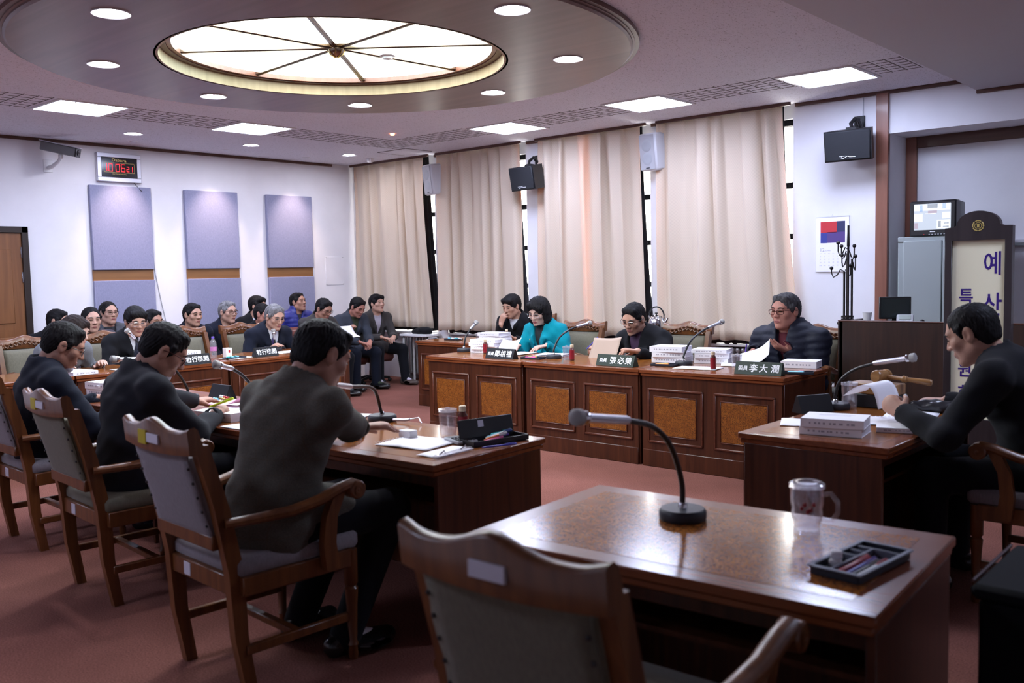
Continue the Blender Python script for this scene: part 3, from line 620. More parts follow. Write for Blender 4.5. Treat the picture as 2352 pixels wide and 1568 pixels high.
# ================================================================== desks
def make_desk(W=1.17, D=.74, H=.742, panels=True):
    t = thing('desk', '', 'desk'); h, d = W/2, D/2
    # slab with moulded edge and burl inlay
    tp = MB(); tp.box(-h, h, -d, d, H-.030, H-.002, .004); tp.box(-h+.008, h-.008, -d+.008, d-.008, H-.052, H-.030, .004); top = tp.build('desk_top', 'desk_edge', t)
    MB().box(-h+.075, h-.075, -d+.075, d-.075, H-.006, H-.0012, .0004).build('burl_inlay', 'desk_top', top)
    b = MB(); z1 = H-.050
    b.box(-h+.02, h-.02, -d+.02, -d+.05, .10, z1); b.box(-h+.02, h-.02, -d+.012, -d+.05, 0.0, .13, .004); MB.build(b, 'front_board', 'desk_wood', t)
    for sx in (-1, 1): MB().box(sx*(h-.02)-.012, sx*(h-.02)+.012, -d+.03, d-.03, 0, z1, .002).build('side_board', 'desk_wood', t)
    MB().box(-h+.032, h-.032, -d+.05, d-.10, H-.20, H-.185).build('under_shelf', 'desk_wood', t)
    MB().box(-h+.032, h-.032, d-.09, d-.07, H-.11, z1, .002).build('rear_apron', 'desk_wood', t)
    if panels:
        z0, z2 = .185, .600
        for sx in (-1, 1):
            c = sx*h*.48; hw = h*.405; y = -d+.02
            fr = MB()
            for (a0, a1, b0, b1) in ((c-hw, c+hw, z2-.018, z2), (c-hw, c+hw, z0, z0+.018), (c-hw, c-hw+.018, z0, z2), (c+hw-.018, c+hw, z0, z2)): fr.box(a0, a1, y-.012, y+.004, b0, b1, .005)
            m_ = fr.build('panel_moulding', 'moulding', t)
            MB().box(c-hw+.018, c+hw-.018, y-.002, y+.006, z0+.018, z2-.018).build('panel_field', 'desk_wood', t)
            MB().box(c-hw+.058, c+hw-.058, y-.008, y+.002, z0+.062, z2-.062, .004).build('burl_panel', 'desk_burl', t)
            bd = MB(); e = .008
            for (a0, a1, b0, b1) in ((c-hw+.052, c+hw-.052, z2-.062, z2-.056), (c-hw+.052, c+hw-.052, z0+.056, z0+.062), (c-hw+.052, c-hw+.058, z0+.056, z2-.056), (c+hw-.058, c+hw-.052, z0+.056, z2-.056)): bd.box(a0, a1, y-.010, y+.002, b0, b1, .002)
            bd.build('panel_bead', 'moulding', m_)
    return t
GD = 'wooden committee desks'
D0 = make_desk(); place(D0, (-5.705, 6.255, 0)); tag(D0, 'dark wood desk with burl panels in front of the woman in turquoise', 'desk', GD)
dup(D0, (-4.53, 6.27, 0), 0, 'dark wood desk with burl panels in front of the man reading a brown sheet', GD)
dup(D0, (-3.355, 6.265, 0), 0, 'dark wood desk with burl panels in front of the man in the padded coat', GD)
dup(D0, (-3.245, 2.845, 0), PI+math.radians(2.5), 'dark wood desk of the man in the brown tweed jacket', GD)
dup(D0, (-4.425, 2.87, 0), PI+math.radians(1), 'dark wood desk of the man with the yellow highlighter', GD)
dup(D0, (-5.61, 2.89, 0), PI, 'dark wood desk of the leftmost man seen from behind', GD)
dup(D0, (-1.322, 2.300, 0), PI+math.radians(3.9), 'empty glossy burl-topped desk in the foreground with mug and pen tray', GD)
dup(D0, (-7.22, 7.52, 0), 0, 'dark wood desk at the back before the man resting his chin', GD)
DC = make_desk(1.18, .69); place(DC, (-1.685, 4.445, 0), -PI/2-math.radians(1)); tag(DC, 'dark wood desk of the chairing man at the right', 'desk', GD)
DE = make_desk(1.385, .74); place(DE, (-7.87, 5.295, 0), PI/2); tag(DE, 'dark wood desk of the grey-haired speaker with the name board', 'desk', 'wide desks along the left side')
dup(DE, (-7.87, 3.90, 0), PI/2, 'dark wood desk with a water bottle and stacked books in the far row', 'wide desks along the left side')
dup(DE, (-7.87, 2.505, 0), PI/2, 'dark wood desk of the woman with the fur collar', 'wide desks along the left side')
# ================================================================== wooden armchairs
def make_chair(fabric='chair_fabric', carve=False):
    t = thing('armchair', '', 'chair')
    for sx in (-1, 1):
        # rear leg runs up into the back post
        side = [(-.20, 0), (-.235, .22), (-.245, .46), (-.29, .70), (-.355, .93)]
        wv = [.022, .026, .030, .028, .026]
        lo = [(y-w_, z) for (y, z), w_ in zip(side, wv)]; hi = [(y+w_, z) for (y, z), w_ in zip(side, wv)]
        mb = MB(); mb.strip(lo, hi, 'x', sx*.232-.02, sx*.232+.02); mb.build('rear_leg', 'chair_wood', t, 30)
        # turned front leg
        MB().lathe([(.016, 0), (.02, .02), (.017, .05), (.022, .06), (.016, .075), (.022, .22), (.027, .285), (.02, .295), (.027, .305), (.027, .42), (.026, .44)], 14, (sx*.255, .235, 0)).build('front_leg', 'chair_wood', t)
        # arm with scroll end
        pts = [(sx*.258, -.285, .645), (sx*.29, -.18, .650), (sx*.312, -.05, .655), (sx*.322, .06, .675), (sx*.325, .15, .705), (sx*.325, .21, .715)]
        MB().tube(pts, [.024, .026, .028, .028, .028, .026], 10, flat=.75).build('arm', 'chair_wood', t)
        sc = MB(); sc.lathe([(0, -.030), (.030, -.030), (.036, -.024), (.036, .024), (.030, .030), (0, .030)], 20, (sx*.325, .215, .690), 'x'); sc.build('arm_scroll', 'chair_wood', t)
        for q_ in (-1, 1): MB().lathe([(.016, q_*.0295), (.018, q_*.033), (.010, q_*.033), (.008, q_*.031), (0, q_*.032)], 16, (sx*.325, .215, .690), 'x').build('scroll_rosette', 'chair_wood', t)
        MB().strip([(.085, .40), (.075, .50), (.09, .60), (.13, .685)], [(.145, .40), (.13, .50), (.14, .60), (.185, .695)], 'x', sx*.302-.018, sx*.302+.018).build('arm_support', 'chair_wood', t)
        MB().box(sx*.25-.012, sx*.25+.012, -.22, .23, .155, .19, .004).build('stretcher', 'chair_wood', t)
        MB().box(sx*.262-.016, sx*.262+.016, -.235, .23, .375, .445, .004).build('seat_rail', 'chair_wood', t)
    MB().box(-.25, .25, -.02, .012, .158, .187, .004).build('stretcher', 'chair_wood', t)
    MB().box(-.245, .245, .225, .255, .375, .445, .004).build('seat_rail', 'chair_wood', t); rr = MB().box(-.225, .225, -.262, -.235, .375, .445, .004).build('seat_rail', 'chair_wood', t)
    # crest rail: raised ears, dip, central hump; slightly curved in plan
    nu = 25; P = []
    for i in range(nu):
        u = -1+2*i/(nu-1); a = abs(u)
        top = .985+.030*math.exp(-(u/.34)**2)+.012*max(0, (a-.8)/.2)-.006*math.sin(a*PI)
        yb = -.388+.035*u*u*.0-.018*(1-u*u); bot = .900-.010*(1-u*u)
        x = u*.256; th = .042
        sec = [(x, yb+.0+.03, bot), (x, yb-.012+.0, bot+.002), (x, yb-.020, top-.012), (x, yb-.012, top-.002), (x, yb+.008, top), (x, yb+th-.022, top-.010), (x, yb+th-.004, bot+.03)]
        P.append(sec+[sec[0]])
    mb = MB().grid(P); mb.add([p for p in P[0][:-1]], [tuple(range(7))]); mb.add([p for p in P[-1][:-1]], [tuple(range(7))])
    crest = mb.build('crest_rail', 'chair_wood', t, 50)
    if carve:
        cv = MB(); rs = random.Random(3)
        for k in range(11):
            u = -.8+k*.16; z = .93+.035*math.exp(-(u/.4)**2)
            cv.sphere((u*.25, -.372+.012, z), (.013, .012, .011), 8, 6); cv.tube([(u*.25-.015, -.362, z-.02), (u*.25, -.356, z-.03), (u*.25+.018, -.362, z-.015)], .005, 5)
        cv.build('carving', 'chair_wood', crest)
    MB().box(-.215, .215, -.315, -.285, .545, .60, .006).build('lower_back_rail', 'chair_wood', t)
    # back upholstery: rear sheet with tacks, front cushion
    R = []
    for j in range(9):
        z = .572+.345*j/8; yy = -.300-.092*(j/8)
        R.append([(x*.207*(1+.02*math.sin(j*1.7)), yy-.010*(1-x**4)*(1-abs(j/4-1)**4), z) for x in np.linspace(-1, 1, 11)])
    mb = MB().grid(R); bk = mb.build('back_sheet', fabric, t, 180, recalc=False); md = bk.modifiers.new('t', 'SOLIDIFY'); md.thickness = .008; md.offset = 0
    tk = []
    for k in range(7): tk += [(-.2+.4*k/6, -.302, .583), (-.2+.4*k/6, -.390, .900)]
    for k in range(1, 6): tk += [(-.2, -.302-.088*k/6, .583+.317*k/6), (.2, -.302-.088*k/6, .583+.317*k/6)]
    f0 = None
    for p in tk:
        if f0 is None: f0 = MB().sphere((0, -.006, 0), .006, 6, 4).build('tack', 'black_iron', bk); f0.location = p
        else: c = f0.copy(); COL.objects.link(c); c.parent = bk; c.location = p
    Fp = []
    for j in range(9):
        s = j/8; z = .56+.325*s; yy = -.270-.085*s
        Fp.append([(x*.205, yy+.028*(1-x**4)*(1-abs(2*s-1)**4), z) for x in np.linspace(-1, 1, 11)])
    mb = MB().grid(Fp); o = mb.build('back_cushion', fabric, t, 180, recalc=False); md = o.modifiers.new('t', 'SOLIDIFY'); md.thickness = .035; md.offset = 1 if False else -1
    st = MB(); st.box(-.268, .268, -.25, .28, .43, .512, .024); st.sphere((0, .01, .505), (.23, .23, .02), 16, 8); st.build('seat', fabric, t, 60)
    return t, crest, rr
def stick(crest, rr, yellow=True, white=True, wx=.03, yx=-.05, low=True):
    if white: MB().box(wx-.045, wx+.045, -.4285, -.42, .925, .958, .001).build('label_sticker', 'sticker', crest)
    if yellow: MB().box(yx-.032, yx+.030, -.4285, -.42, .915, .966, .001).build('yellow_sticker', 'sticker_yellow', crest)
    if low: MB().box(-.115, -.065, -.2645, -.261, .385, .435, .001).build('label_sticker', 'sticker', rr)
GC = 'wooden armchairs of the committee'
C0, cr, r0 = make_chair(); stick(cr, r0); place(C0, (-3.10, 2.00, 0), math.radians(-3)); tag(C0, 'wooden armchair with grey upholstery under the man in brown tweed', 'chair', GC)
C1, cr, r1 = make_chair('chair_fabric_olive'); stick(cr, r1); place(C1, (-4.385, 2.13, 0), math.radians(-4)); tag(C1, 'wooden armchair with olive upholstery under the man with the highlighter', 'chair', GC)
C2, cr, r2 = make_chair(); stick(cr, r2, False, True, -.08); place(C2, (-5.585, 2.27, 0), math.radians(-2)); tag(C2, 'wooden armchair cut by the left edge of the picture', 'chair', GC)
C3, cr, r3 = make_chair('chair_fabric_olive'); stick(cr, r3, False, True, .0, low=False); place(C3, (-1.185, 1.66, 0), math.radians(2)); tag(C3, 'empty wooden armchair in the near foreground, olive upholstery, seen from behind', 'chair', GC)
C4, cr, r4 = make_chair(); place(C4, (-.905, 4.60, 0), PI/2); tag(C4, 'wooden armchair of the chairing man at the right edge', 'chair', GC)
GE = 'carved wooden armchairs'
E0, cr, r5 = make_chair('chair_fabric_olive', True); place(E0, (-5.60, 7.05, 0), PI); tag(E0, 'carved wooden armchair behind the woman in turquoise', 'chair', GE)
def ch(x, y, rz, label): return dup(E0, (x, y, 0), rz, label, GE)
ch(-4.42, 7.05, PI, 'carved wooden armchair behind the man reading a brown sheet'); ch(-3.22, 7.10, PI, 'carved wooden armchair behind the man in the padded coat')
ch(-7.15, 8.22, PI+.1, 'carved wooden armchair behind the man with his hand at his mouth')
ch(-8.56, 4.96, -PI/2+.05, 'empty carved wooden armchair beside the water bottle'); ch(-8.56, 5.62, -PI/2, 'carved wooden armchair of the grey-haired speaker'); ch(-8.62, 4.14, -PI/2, 'carved wooden armchair of the man with the dotted tie'); ch(-8.62, 3.40, -PI/2, 'carved wooden armchair of the woman with the fur collar')
# ================================================================== brown leather chairs of the back row
def make_leather(arms=False):
    t = thing('leather_chair', '', 'chair')
    MB().box(-.225, .225, -.25, .27, .30, .45, .045).build('seat', 'leather', t, 60)
    for k in range(2):
        mb = MB(); mb.M = Matrix.Translation((0, -.26, .45)) @ Matrix.Rotation(math.radians(12), 4, 'X'); mb.box(-.22, .22, -.06, .06, k*.20-.02, k*.20+.185, .04); mb.build('back_cushion', 'leather', t, 60)
    mb = MB(); mb.M = Matrix.Translation((0, -.30, .35)) @ Matrix.Rotation(math.radians(12), 4, 'X'); mb.box(-.23, .23, -.06, .0, 0, .51, .03); mb.build('back_shell', 'leather', t, 60)
    for sx in ((-1, 1) if arms else ()):
        MB().tube([(sx*.29, -.27, .58), (sx*.30, -.10, .62), (sx*.30, .12, .61), (sx*.29, .20, .54), (sx*.28, .20, .36)], [.03, .035, .035, .032, .028], 10).build('arm', 'leather', t)
    mb = MB().lathe([(.03, .06), (.03, .30)], 12); mb.build('column', 'chrome', t)
    for k in range(5):
        a = k*2*PI/5+.3; MB().tube([(.02*math.cos(a), .02*math.sin(a), .09), (.27*math.cos(a), .27*math.sin(a), .055)], [.025, .016], 8).sphere((.27*math.cos(a), .27*math.sin(a), .028), .028, 10, 7).build('base_spoke', 'black_plastic', t)
    return t
GL = 'brown leather chairs along the left wall'
LC = make_leather(); LA = make_leather(True)
LEATHER = [(-10.26, 4.16, 'brown leather chair of the man hidden behind the woman'), (-9.60, 4.22, 'brown leather chair of the man in the dark padded jacket'), (-10.26, 4.73, 'brown leather chair under the high-browed man with glasses'), (-9.62, 4.88, 'brown leather chair of the man half hidden behind the dotted tie man'), (-9.62, 5.36, 'brown leather chair of the dark-suited man left of the grey-haired listener'), (-9.72, 5.84, 'brown leather chair of the grey-haired listener with glasses'), (-10.28, 6.70, 'brown leather chair of the black-haired man at the wall'), (-9.65, 6.32, 'brown leather chair of the red-faced man behind the speaker'), (-10.27, 7.24, 'brown leather chair of the man in the blue down jacket'), (-9.60, 7.05, 'brown leather chair of the man reading with glasses'), (-9.92, 7.79, 'brown leather chair of the man in the grey blazer'), (-10.0, 8.32, 'brown leather chair of the corner man with folded hands')]
for i, (x, y, l) in enumerate(LEATHER):
    if i == 0: place(LC, (x, y, 0), -PI/2); tag(LC, l, 'chair', GL)
    else: dup(LC, (x, y, 0), -PI/2, l, GL)
GA = 'brown leather armchairs'
place(LA, (-9.35, 2.66, 0), -PI/2); tag(LA, 'empty brown leather armchair at the left edge below the door', 'chair', GA)
dup(LA, (-9.30, 3.26, 0), -PI/2+.1, 'brown leather armchair beside the woman with the fur collar', GA)
# ================================================================== right side: counter, cabinet, television, sign, coat stand
ct = thing('counter', 'dark wood counter partition behind the chairing man', 'counter', (-1.98, 7.0, 0))
MB().box(-.85, .85, -.02, .02, 0, 1.068, .003).build('front_panel', 'partition_wood', ct); MB().box(-.86, -.82, -.02, .55, 0, 1.068, .003).build('side_panel', 'partition_wood', ct); MB().box(.82, .86, -.02, .55, 0, 1.068, .003).build('side_panel', 'partition_wood', ct); MB().box(-.82, .82, .02, .58, 1.02, 1.045, .003).build('worktop', 'partition_wood', ct); MB().box(-.86, .86, -.024, .025, 1.068, 1.078, .003).build('top_edge', 'trim_dark', ct)
cb = thing('metal_cabinet', 'grey steel cabinet under the television', 'cabinet', (-2.58, 8.86, 0))
MB().box(-.385, .385, -.22, .22, .03, 1.69, .006).build('body', 'cabinet_grey', cb); MB().box(-.385, .385, -.23, .22, 1.69, 1.735, .006).build('top', 'cabinet_grey', cb); MB().box(-.33, -.005, -.245, -.22, .08, 1.70, .005).build('door', 'cabinet_grey', cb); d2 = MB().box(.005, .375, -.245, -.22, .08, 1.70, .005).build('door', 'cabinet_grey', cb); MB().box(.03, .045, -.255, -.245, .85, 1.0, .004).build('handle', 'steel', d2); MB().box(-.37, .37, -.20, .20, 0, .03).build('plinth', 'black_plastic', cb)
tv = thing('television', 'old tube television showing the meeting room', 'television', (-2.665, 8.86, 1.735))
MB().box(-.195, .195, -.24, -.10, .0, .312, .012).build('front_bezel', 'black_plastic', tv)
P = [[(x*s_, y_, .155+z*s2) for x, z in ((-.19, -.15), (.19, -.15), (.19, .15), (-.19, .15), (-.19, -.15))] for y_, s_, s2 in ((-.10, 1, 1), (.06, .96, .95), (.16, .72, .72), (.17, .6, .6))]
mb = MB().grid(P); mb.add(P[-1][:4], [(0, 1, 2, 3)]); mb.build('rear_housing', 'black_plastic', tv, 30)
plain('scr_bg', (.1, .1, .1), .3, emit=(.55, .62, .75), es=0.50); plain('scr_wall', (.1, .1, .1), .3, emit=(.85, .90, 1.0), es=0.62); plain('scr_dark', (.1, .1, .1), .3, emit=(.10, .14, .22), es=0.40); plain('scr_brown', (.1, .1, .1), .3, emit=(.50, .40, .50), es=0.45); plain('scr_blue', (.1, .1, .1), .3, emit=(.22, .38, .72), es=0.50)
sc = MB().box(-.155, .155, -.246, -.238, .055, .285, .004).build('screen', 'scr_bg', tv)
def scr(x0, x1, z0, z1, m_): MB().box(x0, x1, -.2475, -.2455, z0, z1).build('picture_patch', m_, sc)
scr(-.15, .15, .225, .28, 'scr_wall'); scr(-.04, .045, .245, .28, 'scr_dark'); scr(-.105, -.08, .22, .275, 'scr_blue'); scr(.085, .115, .235, .28, 'scr_blue'); scr(-.035, .04, .2, .222, 'scr_brown'); scr(-.15, -.08, .13, .20, 'scr_wall'); scr(.085, .15, .15, .205, 'scr_wall'); scr(.04, .15, .065, .14, 'scr_wall'); scr(.05, .075, .075, .13, 'scr_dark'); scr(.09, .14, .075, .085, 'scr_dark'); scr(.10, .14, .105, .115, 'scr_dark'); scr(-.15, -.12, .07, .12, 'scr_brown'); scr(-.06, .03, .195, .200, 'scr_wall')
MB().box(-.02, .025, -.2415, -.2395, .036, .043).build('badge', 'white_ink', tv)
for k in range(7): MB().box(-.03+k*.025, -.018+k*.025, -.243, -.239, .012, .02, .001).build('button', 'grey_plastic', tv)
MB().lathe([(.005, -.2415), (.005, -.2395)], 8, (-.07, 0, .016), 'y').build('standby_lamp', 'red', tv)
# sign board
sg = thing('sign_board', 'standing dark wood sign board with arched top and blue lettering', 'sign', (-1.60, 6.05, 0), math.radians(2.5))
W2 = .185
arch = [(-W2, 0), (-W2, 1.706), (-.135, 1.712)]+[(-.118*math.cos(PI*k/14), 1.722+.082*math.sin(PI*k/14)) for k in range(15)]+[(.135, 1.714), (W2, 1.712), (W2, 0)]
# frame pieces around the panel
hd = MB(); top_ = arch[1:-1]; n_ = len(top_); lo = [(x, 1.63) for x, z in top_]
hd.strip(lo, top_, 'y', -.035, .035); hd.build('header', 'sign_wood', sg, 30)
for sx in (-1, 1): MB().box(sx*.165-.02, sx*.165+.02, -.035, .035, 0, 1.632, .002).build('side_post', 'sign_wood', sg)
MB().box(-.15, .15, -.03, .03, .05, .55, .002).build('lower_board', 'sign_wood', sg); MB().box(-.25, .25, -.16, .16, 0, .04, .006).build('foot', 'sign_wood', sg)
pn = MB().box(-.146, .146, -.012, .012, .55, 1.632).build('panel', 'sign_cream', sg)
sf = lambda x, z, y=-.0125: face_frame((x, y, z), (0, -1, 0))
for i, ch_ in enumerate('예산결산'): text(ch_, .150, 'sign_blue', sg, sf(.078, 1.480-i*.245), .001, .012, sx=.78)
for i, ch_ in enumerate('특별위원회'): text(ch_, .105, 'sign_blue', sg, sf(-.066, 1.285-i*.147), .001, .016, sx=.86)
em = MB()
for k in range(5):
    a = PI/2+k*2*PI/5; em.tube([(.03*math.cos(a+q), -.037, 1.715+.03*math.sin(a+q)) for q in np.linspace(-.55, .55, 9)], .0028, 5)
    for q in (-.35, 0, .35): em.tube([(.034*math.cos(a+q), -.037, 1.715+.034*math.sin(a+q)), (.024*math.cos(a+q), -.037, 1.715+.024*math.sin(a+q))], .0018, 4)
em.tube([(.019*math.cos(q), -.037, 1.715+.019*math.sin(q)) for q in np.linspace(0, 2*PI, 17)[:-1]], .0018, 4, closed=True)
em.box(-.009, .009, -.038, -.035, 1.704, 1.707).box(-.006, .006, -.038, -.035, 1.707, 1.725).box(-.009, .009, -.038, -.035, 1.723, 1.726)
em.build('gold_emblem', 'gold_ink', sg)
# whiteboard rail on alcove wall
t = thing('board_rail', 'aluminium rail of a board on the alcove wall at the right edge', 'board rail', (-1.2, 9.25, 1.67)); MB().box(-1.05, 1.4, -.05, 0, -.02, .02, .004).build('rail', 'frame_alu', t); MB().box(-1.05, 1.4, -.06, -.05, -.035, -.005, .003).build('lip', 'grey_metal', t)
# coat stand
cs = thing('coat_stand', 'black iron coat stand with ball-ended hooks before the calendar', 'coat stand', (-3.19, 8.05, 0))
rods = [(-.03, .0, 1.44), (.012, -.02, 1.84), (.03, .02, 1.55), (-.015, .03, 1.60)]
for x, y, z in rods: MB().tube([(x*1.2, y*1.2, .05), (x, y, 1.0), (x, y, z)], .009, 8).build('rod', 'black_iron', cs)
MB().lathe([(.0, 1.84), (.009, 1.80), (.012, 1.72), (.013, 1.66), (.009, 1.655)], 8, (.012, -.02, 0)).build('spear_tip', 'black_iron', cs)
def hook(x, y, z, dx, dz, up):
    MB().tube([(x, y, z), (x+dx*.3, y, z+.02), (x+dx*.55, y, z-.03), (x+dx*.85, y, z-.05), (x+dx, y, z-.01), (x+dx, y, z+up)], .006, 6).sphere((x+dx, y, z+up+.012), .017, 10, 8).build('hook', 'black_iron', cs)
hook(-.03, 0, 1.44, -.115, 0, .02); hook(.012, -.02, 1.60, -.06, 0, .05); hook(.012, -.02, 1.63, -.09, 0, .05); hook(.012, -.02, 1.53, -.055, 0, .04); hook(.03, .02, 1.50, .03, 0, .06); hook(-.03, .02, 1.45, .05, 0, .03); hook(-.015, .03, 1.60, .06, .1, .05)
for z in (1.0, 1.02, 1.045): MB().lathe([(.045, z-.008), (.053, z-.008), (.053, z+.008), (.045, z+.008)], 18, cap=False).build('ring', 'black_iron', cs)
MB().lathe([(.046, .93), (.046, 1.0)], 18).build('collar', 'black_iron', cs)
for sx in (-1, 1): MB().tube([(sx*.04, 0, .985), (sx*.075, 0, .985)], .005, 6).sphere((sx*.08, 0, .985), .014, 8, 6).build('knob', 'black_iron', cs)
for k in range(4): a = k*PI/2+.4; MB().tube([(.03*math.cos(a), .03*math.sin(a), .12), (.13*math.cos(a), .13*math.sin(a), .10), (.22*math.cos(a), .22*math.sin(a), .02), (.25*math.cos(a), .25*math.sin(a), .012)], .01, 7).build('foot', 'black_iron', cs)
# things on the counter
t = thing('computer_monitor', 'small dark flat monitor on the counter, seen at an angle', 'monitor', (-2.53, 7.32, 1.045), math.radians(28))
MB().box(-.115, .115, -.012, .02, .03, .20, .004).build('bezel', 'black_plastic', t); MB().box(-.103, .103, -.0135, -.011, .042, .188).build('screen', 'screen_dark', t); MB().box(-.02, .02, .0, .03, .006, .05).build('stand', 'black_plastic', t); MB().lathe([(.07, 0), (.07, .006), (.05, .01)], 18).build('stand_base', 'black_plastic', t)
cp = MB(); cp.lathe([(.024, 0), (.034, .085), (.0355, .086), (.0355, .089), (.033, .089), (.023, .004), (0, .004)], 20, (-2.66, 7.1, 1.045)); tag(cp.build('paper_cup', 'white_plastic'), 'white paper cup on the wood counter beside the coat stand', 'cup')
t = thing('desk_telephone', 'small silver telephone on the counter next to the monitor', 'telephone', (-2.40, 7.16, 1.045), .3)
mb = MB(); mb.M = Matrix.Rotation(math.radians(28), 4, 'X'); mb.box(-.06, .06, -.02, .10, .0, .03, .008); mb.build('body', 'grey_plastic', t); mb = MB(); mb.M = Matrix.Rotation(math.radians(28), 4, 'X'); mb.box(-.04, .04, .02, .08, .03, .033); mb.build('display', 'lcd', t)
tag(MB().sphere((-2.27, 7.14, 1.065), (.02, .02, .02), 10, 8).build('computer_mouse', 'black_plastic'), 'small black rounded gadget on the counter before the cabinet', 'gadget')
# black case at the right lower edge
t = thing('equipment_case', 'tall black case with a bright metal edge at the lower right corner', 'case', (-.42, 2.66, 0), math.radians(0))
MB().box(-.22, .22, -.2, .2, .02, .66, .012).build('body', 'black_matte', t); MB().box(-.235, .235, -.215, .215, .66, .70, .012).build('lid', 'black_matte', t); MB().tube([(-.235, -.19, .700), (-.237, .19, .700)], .005, 6).build('metal_edge', 'chrome', t)
for sx in (-1, 1):
    for sy in (-1, 1): MB().sphere((sx*.18, sy*.16, .02), .02, 8, 6).build('foot', 'black_plastic', t)
# ================================================================== people
V3 = lambda *a: np.array(a if len(a) > 1 else a[0], dtype=float)
def nrm(v): v = np.asarray(v, float); return v/max(1e-9, np.linalg.norm(v))
class Field:
    """implicit shapes blended on a rectilinear grid, turned into a mesh by surface nets"""
    def __init__(s, xs, ys, zs):
        s.a = [np.asarray(q, np.float32) for q in (xs, ys, zs)]
        s.d = np.full([len(q) for q in s.a], 1.0, np.float32)
        s.pad = max(float(np.max(np.diff(q))) for q in s.a)*2.2
    def win(s, lo, hi, k):
        sl = []
        for q, l, h in zip(s.a, lo, hi):
            i = max(0, np.searchsorted(q, l-k-s.pad)-1); j = min(len(q), np.searchsorted(q, h+k+s.pad)+1); sl.append(slice(i, max(i, j)))
        return tuple(sl)
    def op(s, fn, lo, hi, k, mode='u'):
        sl = s.win(lo, hi, k)
        X = s.a[0][sl[0]][:, None, None]; Y = s.a[1][sl[1]][None, :, None]; Z = s.a[2][sl[2]][None, None, :]
        if X.size == 0 or Y.size == 0 or Z.size == 0: return
        d = fn(X, Y, Z).astype(np.float32); c = s.d[sl]
        if mode == 'u':
            h = np.maximum(k-np.abs(d-c), 0); s.d[sl] = np.minimum(d, c)-h*h/(4*k+1e-9)
        else:
            d = -d; h = np.maximum(k-np.abs(d-c), 0); s.d[sl] = np.maximum(d, c)+h*h/(4*k+1e-9)
    def cone(s, a, b, ra, rb, k=.02, flat=None, mode='u'):
        fn, lo, hi = f_cone(a, b, ra, rb, flat); s.op(fn, lo, hi, k, mode)
    def ell(s, c, r, R=None, k=.02, mode='u'):
        fn, lo, hi = f_ell(c, r, R); s.op(fn, lo, hi, k, mode)
    def mesh(s):
        d = s.d; S = d < 0
        c = [S[i:S.shape[0]-1+i, j:S.shape[1]-1+j, k:S.shape[2]-1+k] for i in (0, 1) for j in (0, 1) for k in (0, 1)]
        any_ = c[0] | c[1] | c[2] | c[3] | c[4] | c[5] | c[6] | c[7]; all_ = c[0] & c[1] & c[2] & c[3] & c[4] & c[5] & c[6] & c[7]
        m = any_ & ~all_; I = np.argwhere(m); idx = np.full(m.shape, -1, np.int32); idx[m] = np.arange(len(I))
        off = np.array([(i, j, k) for i in (0, 1) for j in (0, 1) for k in (0, 1)])
        D = np.stack([d[I[:, 0]+o[0], I[:, 1]+o[1], I[:, 2]+o[2]] for o in off], 1)
        P = np.stack([np.stack([s.a[ax][I[:, ax]+o[ax]] for ax in range(3)], 1) for o in off], 1)
        acc = np.zeros((len(I), 3)); cnt = np.zeros(len(I))
        for e in [(0, 1), (2, 3), (4, 5), (6, 7), (0, 2), (1, 3), (4, 6), (5, 7), (0, 4), (1, 5), (2, 6), (3, 7)]:
            da, db = D[:, e[0]], D[:, e[1]]; x = (da < 0) != (db < 0)
            t = np.where(x, da/(da-db+1e-12), 0)[:, None]; acc += np.where(x[:, None], P[:, e[0]]*(1-t)+P[:, e[1]]*t, 0); cnt += x
        V = acc/np.maximum(cnt, 1)[:, None]; F = []
        for ax in range(3):
            o1, o2 = [(1, 2), (2, 0), (0, 1)][ax]
            sh = list(S.shape); sa = [slice(None)]*3; sb = [slice(None)]*3; sa[ax] = slice(0, sh[ax]-1); sb[ax] = slice(1, sh[ax])
            A, B = S[tuple(sa)], S[tuple(sb)]; x = np.argwhere(A != B)
            x = x[(x[:, o1] > 0) & (x[:, o2] > 0) & (x[:, o1] < sh[o1]-1) & (x[:, o2] < sh[o2]-1)]
            if not len(x): continue
            sg = A[x[:, 0], x[:, 1], x[:, 2]]
            def g(da, db): q = x.copy(); q[:, o1] -= da; q[:, o2] -= db; return idx[q[:, 0], q[:, 1], q[:, 2]]
            q = np.stack([g(1, 1), g(0, 1), g(0, 0), g(1, 0)], 1); q[~sg] = q[~sg][:, ::-1]; F.append(q)
        F = np.concatenate(F) if F else np.zeros((0, 4), int)
        F = F[(F >= 0).all(1)]
        return V, F
def f_cone(a, b, ra, rb, flat=None):
    a = V3(a); b = V3(b); ab = b-a; L2 = max(1e-9, ab @ ab); r = max(ra, rb)*1.02
    lo = np.minimum(a, b)-r; hi = np.maximum(a, b)+r
    def fn(X, Y, Z):
        x, y, z = X-a[0], Y-a[1], Z-a[2]; t = np.clip((x*ab[0]+y*ab[1]+z*ab[2])/L2, 0, 1)
        x, y, z = x-t*ab[0], y-t*ab[1], z-t*ab[2]
        if flat is not None:
            f, q = flat; c = (x*f[0]+y*f[1]+z*f[2])*(1/q-1); x, y, z = x+c*f[0], y+c*f[1], z+c*f[2]
            return (np.sqrt(x*x+y*y+z*z)-(ra+t*(rb-ra)))*min(1, q**.5)
        return np.sqrt(x*x+y*y+z*z)-(ra+t*(rb-ra))
    return fn, lo, hi
